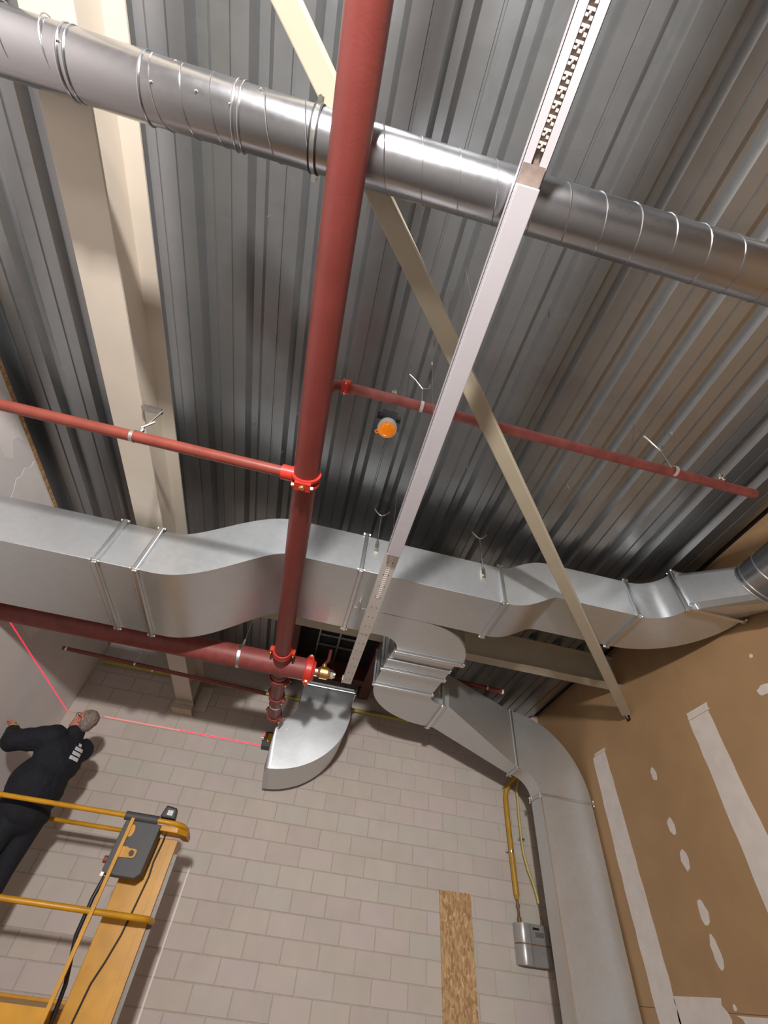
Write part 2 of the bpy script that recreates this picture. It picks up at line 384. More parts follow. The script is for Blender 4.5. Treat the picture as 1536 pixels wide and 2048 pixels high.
obj('tape_end', ragged(lambda t: 3.41, lambda t: 3.70 - 0.02*t, 2.135, 2.20, 3, 0.012), 'compound', wr)
obj('tape_end', ragged(lambda t: 5.10, lambda t: 5.34, 2.315, 2.345, 3, 0.008), 'compound', wr)
for y, z, hy, hz in [(4.416, 1.852, 0.045, 0.065), (4.418, 1.389, 0.05, 0.075), (4.393, 1.118, 0.055, 0.085), (4.386, 0.752, 0.055, 0.095), (4.394, 0.506, 0.05, 0.11), (2.80, 2.054, 0.09, 0.045), (2.752, 2.342, 0.02, 0.02), (4.40, 0.20, 0.02, 0.02)]:
    mb = MB(); n = 14
    ring = [(y + hy*math.cos(6.283*i/n)*random.uniform(0.75, 1.05), z + hz*math.sin(6.283*i/n)*random.uniform(0.8, 1.05)) for i in range(n)]
    mb.loft([[(XR, a, b) for a, b in ring], [(XR - 0.0016, a, b) for a, b in ring]])
    obj('screw_filler', mb, 'compound', wr)

# left wall, skimmed board with a strand-board strip along its top
wl = struct(obj('wall_left', B((XL - 0.25, YF - 0.3, FL), (XL, YB + 0.006, 3.09)), 'gyp_white'))
obj('top_strip', B((XL - 0.25, YF, 3.09), (XL + 0.001, YB, 3.135)), 'osb', wl)
obj('edge_flashing', B((XL - 0.25, YF, 3.135), (XL - 0.002, YB, DK + 0.1)), 'deck', wl)
obj('plaster_skim', ragged(lambda t: 3.20 + 0.10*math.sin(5*t), lambda t: 4.9, 2.2, 3.07, 14, 0.03, x=XL, s=1), 'plaster', wl)
obj('plaster_skim', ragged(lambda t: 2.35, lambda t: 2.86 + 0.08*math.sin(6*t), 2.82, 3.05, 6, 0.03, x=XL, s=1), 'plaster', wl)

# ------------------------------------------------------------------ structural steel
pb = thing('roof_beam', 'deep cream painted steel I-beam running to the block wall, under the roof deck', 'beam', (-1.61, 6.5, 2.45))
xc, hw = -1.61, 0.113
obj('bottom_flange', B((xc - hw, YF, 2.45), (xc + hw, YB, 2.466)), 'cream', pb, bevel=0.002)
obj('web', B((xc - 0.006, YF, 2.466), (xc + 0.006, YB, 2.836)), 'cream', pb)
obj('top_flange', B((xc - hw, YF, 2.836), (xc + hw, YB, 2.852)), 'cream', pb, bevel=0.002)
obj('stiffener', B((xc + 0.006, 6.36, 2.466), (xc + hw - 0.004, 6.374, 2.836)), 'cream', pb)
obj('bearing_plate', B((xc - hw - 0.01, 6.42, 2.385), (xc + hw + 0.01, YB, 2.45)), 'cream', pb, bevel=0.003)
obj('seat_plate', B((xc - hw - 0.02, 6.38, 2.335), (xc + hw + 0.025, YB, 2.385)), 'tan', pb, bevel=0.003)
obj('wall_plate', B((xc + hw + 0.005, 6.572, 2.42), (xc + hw + 0.17, YB - 0.001, 2.76)), 'cream', pb, bevel=0.002)

yb = thing('cross_beam', 'smaller tan steel I-beam spanning to the brown wall, holding up the roof deck', 'beam', (1.1, 4.52, 2.85))
obj('bottom_flange', B((xc - 0.1, 4.447, 2.853), (XR, 4.597, 2.865)), 'tan', yb, bevel=0.002)
obj('web', B((xc - 0.1, 4.517, 2.865), (XR, 4.527, 3.232)), 'tan', yb)
obj('top_flange', B((xc - 0.1, 4.447, 3.232), (XR, 4.597, 3.244)), 'tan', yb)
obj('end_plate', B((3.59, 4.45, 2.865), (3.602, 4.517, 3.232)), 'tan', yb)

br = thing('diagonal_brace', 'long tan steel brace running diagonally under the deck to the brown wall', 'brace', (3.80, 4.51, 2.47))
d = Vector((3.835 + 0.90, 4.53 + 0.47, 0)).normalized(); p0 = Vector((-0.90, -0.47, 2.53)); p1 = Vector((3.755, 4.452, 2.53))
obj('tube', MB().bar(p0, p1, 0.098, 0.115), 'tan', br, bevel=0.006)
obj('end_bracket', MB().bar(p1 - d*0.10, p1 + d*0.088, 0.016, 0.11), 'tan', br)
obj('wall_cleat', B((3.822, 4.49, 2.45), (3.8295, 4.55, 2.585)), 'dark', br)

# dark red trimmer frame round the roof opening behind the pipes
fr = thing('roof_opening_frame', 'dark red steel frame round a roof opening between cross beam and block wall', 'frame', (0.3, 5.6, 3.0))
obj('trimmer', B((-0.42, 4.62, 3.02), (-0.26, YB - 0.05, 3.235)), 'maroon', fr)
obj('trimmer', B((0.78, 4.62, 3.02), (0.94, YB - 0.05, 3.235)), 'maroon', fr)
obj('trimmer', B((-0.26, 5.95, 3.0), (0.78, 6.10, 3.235)), 'maroon', fr)
obj('trimmer', B((-0.26, 4.70, 3.06), (0.78, 4.80, 3.235)), 'maroon', fr)
obj('opening_dark_sheet', B((-0.26, 4.80, 3.225), (0.78, 5.95, 3.243)), 'dark', fr)  # near-black sheet paints the unlit depth of the opening
for x in (0.0, 0.28, 0.56): obj('reinforcing_bar', MB().cyl((x, 4.80, 3.2), (x, 5.95, 3.2), 0.016), 'zinc', fr)
for y in (5.25, 5.5): obj('louvre', B((-0.02, y, 3.205), (0.62, y + 0.05, 3.215)), 'zinc', fr)

# ------------------------------------------------------------------ duct helpers
def flange_ring(corners, t=0.03, w=0.026):
    """two angle frames bolted back to back round a rectangular duct end; corners in order round the duct"""
    mb = MB(); c = [Vector(p) for p in corners]; ctr = sum(c, Vector()) / 4
    ax = (c[1] - c[0]).cross(c[3] - c[0]).normalized()
    for i in range(4):
        a, b = c[i], c[(i + 1) % 4]; m = (a + b) / 2; e = (b - a).normalized(); out = ax.cross(e); out = out if out.dot(m - ctr) > 0 else -out
        mb.bar(a + out*(w/2 + 0.001) - e*w*0.6, b + out*(w/2 + 0.001) + e*w*0.6, w, t, up=ax)
    return mb
def flange(corners, parent, t=0.038, w=0.028):
    f = obj('flange', flange_ring(corners, t, w), 'flange', parent, bevel=0.007)
    c = [Vector(p) for p in corners]; ctr = sum(c, Vector()) / 4; ax = (c[1] - c[0]).cross(c[3] - c[0]).normalized()
    for p in c:
        q = p + (p - ctr).normalized() * 0.018
        obj('corner_bolt', MB().cyl(q - ax*0.032, q + ax*0.032, 0.007, n=6).hexa(q - ax*0.028, ax, 0.013, 0.010).hexa(q + ax*0.028, ax, 0.013, 0.010), 'chrome', f)
    return f
def rectX(x, ya, yb_, za, zb): return [(x, ya, za), (x, yb_, za), (x, yb_, zb), (x, ya, zb)]
def rectY(y, xa, xb, za, zb): return [(xa, y, za), (xb, y, za), (xb, y, zb), (xa, y, zb)]
def arc(cx, cy, rx, ry, a0, a1, n=14): return [(cx + rx*math.cos(math.radians(a0 + (a1-a0)*i/n)), cy + ry*math.sin(math.radians(a0 + (a1-a0)*i/n))) for i in range(n + 1)]
def hanger_rod(parent, x, y, z, top=DK + 0.0):
    """threaded rod with a two-armed hook at the deck and a clamp at its foot"""
    obj('hanger_rod', MB().cyl((x, y, z), (x, y, top - 0.09), 0.0065, n=8), 'zinc', parent, 40)
    obj('fork_hook', MB().tube([(x - 0.075, y, top - 0.01), (x - 0.07, y, top - 0.03), (x - 0.028, y, top - 0.08), (x, y, top - 0.10), (x + 0.028, y, top - 0.08), (x + 0.07, y, top - 0.03), (x + 0.075, y, top - 0.01)], 0.0085, 8), 'zinc', parent, 60)
    obj('rod_clamp', MB().box((x - 0.018, y - 0.008, z - 0.09), (x + 0.018, y + 0.019, z + 0.02)).hexa((x, y - 0.014, z - 0.055), (0, 1, 0), 0.015, 0.014).hexa((x, y, z + 0.028), (0, 0, 1), 0.016, 0.016), 'chrome', parent)

# ------------------------------------------------------------------ main rectangular duct
Y1, Y2, YS, HD = 2.86, 3.775, 3.40, 0.42
md = thing('main_duct', 'long rectangular galvanised duct stepping up in S-bends across the room', 'duct', (-1.0, 3.2, 1.955))
def sweep(path, ya, yb_, h):
    """rectangular duct swept along a curve in the XZ plane; path = (x, z of the duct axis)"""
    mb = MB(); rings = []
    for i, (x, z) in enumerate(path):
        a, b = path[max(0, i-1)], path[min(len(path)-1, i+1)]; dx, dz = b[0]-a[0], b[1]-a[1]; L = math.hypot(dx, dz); nx, nz = -dz/L, dx/L
        rings.append([(x - nx*h/2, ya, z - nz*h/2), (x - nx*h/2, yb_, z - nz*h/2), (x + nx*h/2, yb_, z + nz*h/2), (x + nx*h/2, ya, z + nz*h/2)])
    return mb.loft(rings)
def scurve(x0, xa, xb, x1, z0, z1, n=26):
    out = [(x0, z0)]
    for i in range(n + 1):
        t = i / n; out.append((xa + (xb - xa)*t, z0 + (z1 - z0)*(t*t*(3 - 2*t))))
    return out + [(x1, z1)]
ZL, ZM, ZR = 1.955, 2.425, 2.615
obj('duct_section', MB().loft([rectX(XL, Y1, Y2, ZL, ZL+HD), rectX(-1.757, Y1, Y2, ZL, ZL+HD)]), 'duct', md, bevel=0.004)
obj('duct_section', MB().loft([rectX(-1.757, Y1, Y2, ZL, ZL+HD), rectX(-1.462, Y1, Y2, ZL, ZL+HD)]), 'duct', md, bevel=0.004)
obj('offset_section', sweep(scurve(-1.462, -1.34, -0.42, 0.22, ZL+HD/2, ZM+HD/2), Y1, Y2, HD), 'duct', md, 30)
obj('duct_section', MB().loft([rectX(0.22, Y1, YS, ZM, ZM+HD), rectX(1.53, Y1, YS, ZM-0.012, ZM+HD-0.012)]), 'duct', md, bevel=0.004)
obj('offset_section', sweep(scurve(1.53, 1.58, 2.08, 2.90, ZM+HD/2-0.012, ZR+HD/2), Y1, YS, HD), 'duct', md, 30)
for x in (-1.757, -1.462): flange(rectX(x, Y1, Y2, ZL, ZL+HD), md)
flange(rectX(0.22, Y1, Y2, ZM, ZM+HD), md)
flange(rectX(1.53, Y1, YS, ZM-0.012, ZM+HD-0.012), md); flange(rectX(2.90, Y1, YS, ZR, ZR+HD), md)
heel = [(2.90, YS)] + arc(2.95, 2.60, 0.83, 0.80, 90, 0); throat = [(2.90, Y1)] + arc(2.95, 2.60, 0.29, 0.26, 90, 0)
def plan_elbow(outer, inner, z0, z1):
    mb = MB(); rings = [[(a[0], a[1], z0), (b[0], b[1], z0), (b[0], b[1], z1), (a[0], a[1], z1)] for a, b in zip(outer, inner)]
    return mb.loft(rings)
obj('elbow_section', plan_elbow(heel, throat, ZR, ZR+HD), 'duct', md, 35)
flange(rectY(2.60, 3.24, 3.78, ZR, ZR+HD), md)
# square-to-round piece and the round duct that goes on along the brown wall
cx, cz, rr = 3.575, 2.62, 0.22
n = 24; sq = []; rd = []
for i in range(n):
    t = 2*math.pi*(i + 0.5)/n; c, s_ = math.cos(t), math.sin(t); k = 1/max(abs(c), abs(s_))
    sq.append((3.51 + 0.27*c*k, 2.60, ZR + HD/2 + HD/2*s_*k)); rd.append((cx + rr*c, 2.15, cz + rr*s_))
obj('transition', MB().loft([sq, rd]), 'duct', md, 30)
def ringY(y, x, z, r, n=32): return [(x + r*math.cos(2*math.pi*i/n), y, z + r*math.sin(2*math.pi*i/n)) for i in range(n)]
obj('round_section', MB().loft([ringY(2.15, cx, cz, rr), ringY(0.4, cx, cz, rr)]), 'spiral', md, 40)
for y in (2.15, 2.11, 1.97, 1.6, 1.2): obj('seam', MB().ring((cx, y, cz), (0, 1, 0), rr + 0.001, 0.005, 40, 6), 'flange', md, 60)
for i, z in enumerate((2.70, 2.80, 2.92)): obj('drive_cleat', B((3.30 + 0.02*i, 2.52, z), (3.31 + 0.02*i, 2.565, z + 0.06)), 'flange', md)
hanger_rod(md, 0.325, Y1 - 0.02, 2.745); hanger_rod(md, 1.35, Y1 - 0.02, 2.72)
obj('pipe_stub', MB().cyl((0.30, 3.28, ZM - 0.035), (0.30, 3.28, ZM), 0.012).box((0.285, 3.30, ZM - 0.012), (0.315, 3.46, ZM)), 'zinc', md)

# ------------------------------------------------------------------ branch duct that drops along the corner
bd = thing('branch_duct', 'galvanised branch duct curving back, then dropping beside the brown wall as a tall riser', 'duct', (3.46, 5.73, -1.55))
o1 = [(0.225, YS + 0.004)] + [(0.60, YS + 0.004)] + arc(0.95, 4.0, 0.60, 4.0 - YS - 0.004, -90, 0, 16); i1 = [(0.225, Y2), (0.50, Y2)] + arc(0.62, 4.0, 0.20, 4.0 - Y2, -90, 0, 16)
obj('elbow_section', plan_elbow(o1, i1, ZM - 0.004, ZM + HD - 0.004), 'duct', bd, 35)
zA, zB = ZM - 0.004, ZM + HD - 0.004
flange(rectY(4.0, 0.82, 1.55, zA, zB), bd, 0.05, 0.03)
obj('duct_section', MB().loft([rectY(4.03, 0.80, 1.50, zA + 0.02, zB), rectY(4.40, 0.765, 1.475, zA + 0.005, zB)]), 'duct', bd)
flange(rectY(4.20, 0.785, 1.47, zA + 0.012, zB), bd, 0.02, 0.02)
flange(rectY(4.40, 0.765, 1.475, zA + 0.005, zB), bd)
obj('duct_section', MB().loft([rectY(4.40, 0.765, 1.475, zA + 0.005, zB), rectY(4.78, 0.755, 1.45, zA, zB)]), 'duct', bd)
flange(rectY(4.78, 0.755, 1.45, zA, zB), bd)
o2 = arc(1.66, 4.78, 0.905, 0.88, 180, 90, 18); i2 = arc(1.66, 4.78, 0.21, 0.22, 180, 90, 18)
obj('elbow_section', plan_elbow(o2, i2, zA, zB), 'duct', bd, 35)
flange(rectX(1.66, 5.0, 5.66, zA, zB), bd)
obj('transition', MB().loft([rectX(1.66, 5.0, 5.66, zA, zB), rectX(1.74, 5.0, 5.66, zA, zB), rectX(2.85, 5.60, 5.87, 2.10, 2.82)]), 'duct', bd)
flange(rectX(2.85, 5.60, 5.87, 2.10, 2.82), bd, 0.03, 0.018)
def xz_elbow(outer, inner, ya, yb_, cap=True):
    rings = [[(a[0], ya, a[1]), (a[0], yb_, a[1]), (b[0], yb_, b[1]), (b[0], ya, b[1])] for a, b in zip(outer, inner)]
    return MB().loft(rings, cap)
obj('elbow_section', xz_elbow(arc(2.85, 1.84, 0.95, 0.98, 90, 0, 20), arc(2.85, 1.84, 0.27, 0.26, 90, 0, 20), 5.60, 5.87), 'duct', bd, 35)
flange([(3.12, 5.60, 1.84), (3.80, 5.60, 1.84), (3.80, 5.87, 1.84), (3.12, 5.87, 1.84)], bd, 0.026, 0.02)
obj('riser', B((3.12, 5.60, -1.55), (3.80, 5.87, 1.84)), 'duct', bd, bevel=0.003)
obj('edge_seam', B((3.108, 5.592, -1.55), (3.124, 5.602, 1.82)), 'flange', bd)
obj('duct_foot', B((3.10, 5.58, FL), (3.81, 5.89, -1.55)), 'flange', bd)

# ------------------------------------------------------------------ loose open elbow below the opening
le = thing('duct_elbow', 'open-ended bright galvanised duct elbow hanging by the block wall', 'duct', (0.2, 6.1, 1.615))
oe = [(0.64, 2.67)] + [(0.64 - 0.02, 2.45)] + arc(-0.275, 2.40, 0.905, 0.785, 0, -90, 20); ie = [(-0.05, 2.67)] + [(-0.05, 2.45)] + arc(-0.275, 2.40, 0.22, 0.225, 0, -90, 20)
eb = obj('elbow_body', xz_elbow(oe, ie, 5.67, 6.48, False), 'duct', le, 35)
sm = eb.modifiers.new('sheet', 'SOLIDIFY'); sm.thickness = 0.004; sm.offset = -1
obj('collar', B((-0.035, 5.69, 2.68), (0.63, 6.46, 2.73)), 'duct', le)
flange([(-0.05, 5.67, 2.675), (0.64, 5.67, 2.675), (0.64, 6.48, 2.675), (-0.05, 6.48, 2.675)], le, 0.03, 0.02)
for x, z in ((-0.128, 2.06), (0.03, 2.115)): obj('rivet', MB().cyl((x, 5.672, z), (x, 5.660, z), 0.017, 0.013), 'lamp_white', le, 40)
for x in (0.05, 0.55): obj('hanger_wire', MB().cyl((x, 6.3, 2.73), (x, 6.3, DK), 0.003, n=6), 'zinc', le)

# ------------------------------------------------------------------ round spiral duct
RY, RZ, RR = 0.128, 2.315, 0.110
rdct = thing('spiral_duct', 'shiny round spiral-seam duct crossing the room under the beam', 'duct', (0, RY, RZ - RR))
def ringX(x, y, z, r, n=48): return [(x, y + r*math.cos(2*math.pi*i/n), z + r*math.sin(2*math.pi*i/n)) for i in range(n)]
def helix(x0, x1, pitch, r, t, yc=RY, zc=RZ, n=28, ph=0.0):
    mb = MB(); turns = (x1 - x0)/pitch; k = int(turns*n); path = []
    for i in range(k + 1):
        a = 2*math.pi*i/n + ph; path.append((x0 + pitch*i/n, yc + r*math.cos(a), zc + r*math.sin(a)))
    return mb.tube(path, t, 5)
obj('pipe_length', MB().loft([ringX(-0.79, RY, RZ, RR), ringX(XR, RY, RZ, RR)]), 'spiral', rdct, 40)
obj('spiral_seam', helix(-0.76, XR - 0.02, 0.158, RR + 0.0005, 0.0028, ph=0.5), 'spiral', rdct, 60)
obj('pipe_length', MB().loft([ringX(-1.16, RY, RZ, RR + 0.001), ringX(-0.78, RY, RZ, RR + 0.001)]), 'spiral', rdct, 40)
obj('spiral_seam', helix(-1.15, -0.80, 0.115, RR + 0.0015, 0.0026, ph=2.0), 'spiral', rdct, 60)
obj('elbow_gore', MB().loft([ringX(-1.46, RY - 0.006, RZ + 0.004, RR + 0.003), ringX(-1.15, RY, RZ, RR + 0.003)]), 'spiral', rdct, 40)
obj('pipe_length', MB().loft([ringX(XL, RY - 0.03, RZ + 0.004, RR + 0.001), ringX(-1.45, RY - 0.006, RZ + 0.004, RR + 0.001)]), 'spiral', rdct, 40)
obj('spiral_seam', helix(XL + 0.02, -1.48, 0.158, RR + 0.0015, 0.0028, yc=RY - 0.016, zc=RZ + 0.004, ph=1.0), 'spiral', rdct, 60)
for x in (-1.455, -1.43, -1.155, -0.80, -0.775): obj('seam_ring', MB().ring((x, RY - (0.006 if x < -1.4 else 0), RZ, ), (1, 0, 0.06), RR + 0.003, 0.0045, 48, 6), 'spiral', rdct, 60)
for x, a in ((-1.10, 255), (-0.93, 248), (-0.80, 252), (-1.03, 200), (-0.70, 205), (-1.44, 235)):
    t = math.radians(a); y, z = RY + (RR + 0.003)*math.cos(t), RZ + (RR + 0.003)*math.sin(t)
    obj('self_tapping_screw', MB().ell((x, y, z), (0.006, 0.006, 0.006), 8, 6), 'chrome', rdct, 60)
for x in (-0.488, -0.462): obj('rubber_liner', MB().band((x, RY, RZ), (1, 0, 0), RR + 0.001, 0.007, 0.005, 40), 'rubber', rdct, 40)
cl = obj('hanging_clamp', MB().band((-0.475, RY, RZ), (1, 0, 0), RR + 0.001, 0.019, 0.0035, 40), 'zinc', rdct, 40)
for s_ in (-1, 1):
    yy = RY + s_*(RR + 0.014)
    obj('clamp_bolt', MB().box((-0.487, yy - 0.012, RZ - 0.006), (-0.463, yy + 0.012, RZ + 0.006)).cyl((-0.475, yy + s_*0.006, RZ - 0.014), (-0.475, yy + s_*0.006, RZ + 0.022), 0.006, n=8).hexa((-0.475, yy + s_*0.006, RZ - 0.012), (0, 0, 1), 0.011, 0.009), 'chrome', cl)
obj('hanger_rod', MB().cyl((-0.475, RY, RZ + RR), (-0.475, RY, DK + 0.02), 0.005, n=8), 'zinc', rdct, 60)

# ------------------------------------------------------------------ sprinkler pipes
PX, PZ, PR = -0.312, 2.12, 0.078
def coupling(parent, c, axis, R, w=0.055, m='red_bright', bolts=True, phase=0.0):
    """grooved pipe coupling: two-part housing with bolt pads"""
    ax = Vector(axis).normalized(); mb = MB(); c = Vector(c)
    mb.band(c, axis, R - 0.002, w, 0.014, 36); mb.ring(c - ax*w/2, axis, R + 0.007, 0.008, 36, 8); mb.ring(c + ax*w/2, axis, R + 0.007, 0.008, 36, 8)
    a, b = mb.frame(axis); a2 = a*math.cos(phase) + b*math.sin(phase); b2 = -a*math.sin(phase) + b*math.cos(phase)
    for s_ in (-1, 1):
        q = c + a2*(s_*(R + 0.026))
        mb.bar(q - b2*0.022, q + b2*0.022, 0.034, w*0.8, up=ax)
    h = obj('pipe_coupling', mb, m, parent, 50)
    if bolts:
        for s_ in (-1, 1):
            q = c + a2*(s_*(R + 0.030))
            obj('bolt', MB().cyl(q - b2*0.040, q + b2*0.040, 0.006, n=8).hexa(q - b2*0.036, b2, 0.012, 0.012).ell(q + b2*0.036, (0.012, 0.012, 0.012), 8, 6), 'gold', h, 50)
    return h
rm = thing('sprinkler_main', 'thick dark red sprinkler pipe running straight below the round spiral duct', 'pipe', (PX, 2.0, PZ - PR))
obj('pipe', MB().cyl((PX, -3.5, PZ), (PX, 3.955, PZ), PR, n=40), 'red', rm, 40)
coupling(rm, (PX, 3.93, PZ), (0, 1, 0), PR, 0.06, phase=0.0)

HY, HZ, HR = 4.19, 2.12, 0.108
hp = thing('header_pipe', 'thick red header pipe below the main duct, with a bright red end cap', 'pipe', (-1.2, HY, HZ - HR))
obj('pipe', MB().cyl((XL, HY, HZ), (-0.03, HY, HZ), HR, n=40), 'red_scuffed', hp, 40)
obj('tee_outlet', MB().cyl((PX, 3.957, PZ), (PX, HY, PZ), PR + 0.004, n=32), 'red_scuffed', hp, 40)
obj('tee_outlet', MB().cyl((PX, HY, HZ), (PX, HY + HR + 0.05, HZ), PR + 0.004, n=32), 'red_scuffed', hp, 40)
coupling(hp, (-0.03, HY, HZ), (1, 0, 0), HR, 0.06, phase=math.pi/2)
obj('end_cap', MB().cyl((-0.01, HY, HZ), (0.035, HY, HZ), HR + 0.004, HR - 0.02, n=36), 'red_bright', hp, 50)
obj('pipe_ring', MB().band((-0.735, HY, HZ), (1, 0, 0.12), HR + 0.001, 0.028, 0.003), 'zinc', hp, 40)
obj('hanger_rod', MB().cyl((-0.735, HY, HZ + HR), (-0.735, HY + 0.05, DK), 0.006, n=8).hexa((-0.735, HY, HZ + HR + 0.05), (0, 0, 1), 0.014, 0.05), 'zinc', hp, 60)
dp = thing('pipe_stub', 'short red pipe stub with stacked couplings, behind the header pipe', 'pipe', (PX, 4.9, PZ - 0.07))
obj('reducer', MB().cyl((PX, HY + HR + 0.052, PZ), (PX, 4.55, PZ), 0.088, 0.078, n=28), 'red_scuffed', dp, 40)
obj('pipe', MB().cyl((PX, 4.55, PZ), (PX, 5.50, PZ), 0.074, n=28), 'red_scuffed', dp, 40)
for y, r in ((4.46, 0.088), (4.92, 0.074), (5.44, 0.076)): coupling(dp, (PX, y, PZ), (0, 1, 0), r, 0.05, 'red_scuffed', True, 0.5)
obj('chrome_ring', MB().band((PX, 5.12, PZ), (0, 1, 0), 0.0742, 0.012, 0.003), 'zinc', dp)
vv = thing('ball_valve', 'small brass ball valve with red lever on the header end cap', 'valve', (0.12, HY, HZ - 0.05))
obj('valve_body', MB().cyl((0.060, HY, HZ), (0.09, HY, HZ), 0.040, 0.060, n=8).cyl((0.09, HY, HZ), (0.165, HY, HZ), 0.060, n=24).cyl((0.165, HY, HZ), (0.20, HY, HZ), 0.060, 0.040, n=8).cyl((0.12, HY, HZ), (0.12, HY, HZ + 0.085), 0.026, n=16), 'brass', vv, 35)
obj('nipple', MB().cyl((0.036, HY, HZ), (0.064, HY, HZ), 0.046, n=20), 'chrome', vv, 35)
obj('nipple', MB().cyl((0.195, HY, HZ), (0.225, HY, HZ), 0.044, n=6).cyl((0.225, HY, HZ), (0.245, HY, HZ), 0.030, n=16), 'chrome', vv, 35)
lv = obj('lever', MB().tube([(0.12, HY, HZ + 0.092), (0.128, HY, HZ + 0.11), (0.15, HY + 0.01, HZ + 0.14), (0.155, HY + 0.02, HZ + 0.27)], [0.014, 0.016, 0.019, 0.019], 10), 'maroon', vv, 50)
obj('stem_nut', MB().hexa((0.12, HY, HZ + 0.082), (0, 0, 1), 0.016, 0.014), 'chrome', vv)

BR, BY = 0.0355, 1.738
lb = thing('sprinkler_branch', 'thin red sprinkler branch running from the main pipe under the cream beam', 'pipe', (-1.5, BY, PZ - BR))
obj('pipe', MB().cyl((XL, BY - 0.0, PZ), (PX - PR - 0.02, BY, PZ), BR, n=24), 'red_branch', lb, 40)
mt = obj('clamp_tee', MB().cyl((PX - PR - 0.075, BY, PZ), (PX - PR + 0.01, BY, PZ), BR + 0.013, n=10).band((PX, BY - 0.028, PZ), (0, 1, 0), PR, 0.018, 0.016, 40).band((PX, BY + 0.028, PZ), (0, 1, 0), PR, 0.018, 0.016, 40)
         .box((PX - 0.05, BY - 0.03, PZ - PR - 0.030), (PX + 0.05, BY + 0.03, PZ - PR - 0.004)), 'red_bright', lb, 40)
obj('bolt', MB().cyl((PX - 0.065, BY, PZ - PR - 0.022), (PX + 0.065, BY, PZ - PR - 0.022), 0.008, n=8).ell((PX, BY, PZ - PR - 0.034), (0.020, 0.016, 0.012), 12, 8).hexa((PX - 0.06, BY, PZ - PR - 0.022), (1, 0, 0), 0.014, 0.014).hexa((PX + 0.06, BY, PZ - PR - 0.022), (1, 0, 0), 0.014, 0.014), 'gold', mt, 50)
obj('pipe_strap', MB().band((-1.385, BY, PZ), (1, 0, 0), BR + 0.0005, 0.022, 0.003), 'zinc', lb, 40)
obj('strap_bolt', MB().cyl((-1.375, BY, PZ + BR), (-1.36, BY, 2.449), 0.006, n=8).hexa((-1.37, BY, PZ + BR + 0.03), (0, 0, 1), 0.015, 0.03).tube([(-1.385, BY, PZ + 0.10), (-1.36, BY - 0.01, PZ + 0.12), (-1.33, BY - 0.02, PZ + 0.16)], 0.011, 8).box((-1.49, BY - 0.02, 2.425), (-1.36, BY + 0.02, 2.449)), 'zinc', lb, 50)

QY, QZ, QR = 1.345, 2.665, 0.034
rb = thing('sprinkler_branch', 'thin dusty red sprinkler branch passing above the tan diagonal brace', 'pipe', (1.2, QY, QZ - QR))
obj('pipe', MB().cyl((-0.20, QY, QZ), (2.84, QY + 0.02, QZ), QR, n=24), 'red_dusty', rb, 40)
obj('riser_elbow', MB().tube([(PX, QY, PZ + PR - 0.01), (PX, QY, QZ - 0.08), (PX + 0.012, QY, QZ - 0.03), (PX + 0.04, QY, QZ - 0.006), (PX + 0.09, QY, QZ), (-0.19, QY, QZ)], QR + 0.004, 20), 'red_scuffed', rb, 60)
coupling(rb, (-0.205, QY, QZ), (1, 0, 0), QR + 0.003, 0.045, 'red_bright', True, 1.2)
obj('bolt', MB().ell((PX + 0.06, QY - 0.01, QZ + 0.01), (0.016, 0.016, 0.016), 10, 8), 'gold', rb, 60)
for x in (0.12, 2.60):
    obj('sprinkler_head', MB().cyl((x, QY, QZ + QR - 0.002), (x, QY, QZ + QR + 0.03), 0.016, n=10).ring((x, QY, QZ + QR + 0.045), (0, 1, 0), 0.016, 0.004, 16, 6).cyl((x, QY, QZ + QR + 0.062), (x, QY, QZ + QR + 0.066), 0.019, n=12), 'chrome', rb, 50)
for x in (0.318, 2.19):
    obj('pipe_strap', MB().band((x, QY + 0.003, QZ), (1, 0, 0), QR + 0.0005, 0.022, 0.004), 'lamp_white', rb, 40)
    obj('hanger_rod', MB().cyl((x, QY + 0.003, QZ + QR), (x, QY, DK - 0.30), 0.005, n=8).tube([(x - 0.11, QY - 0.03, DK - 0.20), (x - 0.06, QY - 0.015, DK - 0.235), (x, QY, DK - 0.32), (x + 0.05, QY, DK - 0.285), (x + 0.055, QY, DK - 0.22)], 0.006, 8).cyl((x - 0.11, QY - 0.03, DK - 0.20), (x - 0.115, QY - 0.03, DK), 0.003, n=6), 'zinc', rb, 60)
hw_ = thing('hanging_wire', 'thin vertical wire with a small clip hanging from the deck beside the dusty red branch', 'wire', (0.42, 1.30, 2.3))
obj('wire', MB().cyl((0.39, 1.30, 2.3), (0.36, 1.26, DK), 0.0018, n=6), 'zinc', hw_)
obj('clip', MB().box((0.352, 1.25, DK - 0.035), (0.368, 1.27, DK)).ell((0.36, 1.26, DK - 0.04), (0.008, 0.008, 0.010), 8, 6), 'chrome', hw_)

sp = thing('sprinkler_branch', 'very thin dark red pipe behind the header pipe, passing the end of the cream beam', 'pipe', (-1.6, 5.05, 2.18))
obj('pipe', MB().cyl((-2.70, 4.95, 2.20), (-0.45, 5.10, 2.20), 0.021, n=16), 'red', sp, 40)
for x in (-2.66, -1.93):
    y = 4.95 + (x + 2.70)*0.0667
    obj('pipe_strap', MB().band((x, y, 2.20), (1, 0.06, 0), 0.0212, 0.02, 0.003, 20), 'zinc', sp, 40)
    obj('hanger_rod', MB().cyl((x, y, 2.221), (x, y, DK), 0.005, n=8), 'zinc', sp, 60)
s2 = thing('sprinkler_branch', 'short red pipe end peeping out above the branch duct near the brown wall', 'pipe', (2.4, 5.3, 2.9))
obj('pipe', MB().cyl((1.75, 5.30, 2.945), (2.62, 5.34, 2.945), 0.030, n=16), 'red_scuffed', s2, 40)
obj('pipe_plug', MB().cyl((2.62, 5.34, 2.945), (2.645, 5.341, 2.945), 0.034, n=12), 'lamp_white', s2)
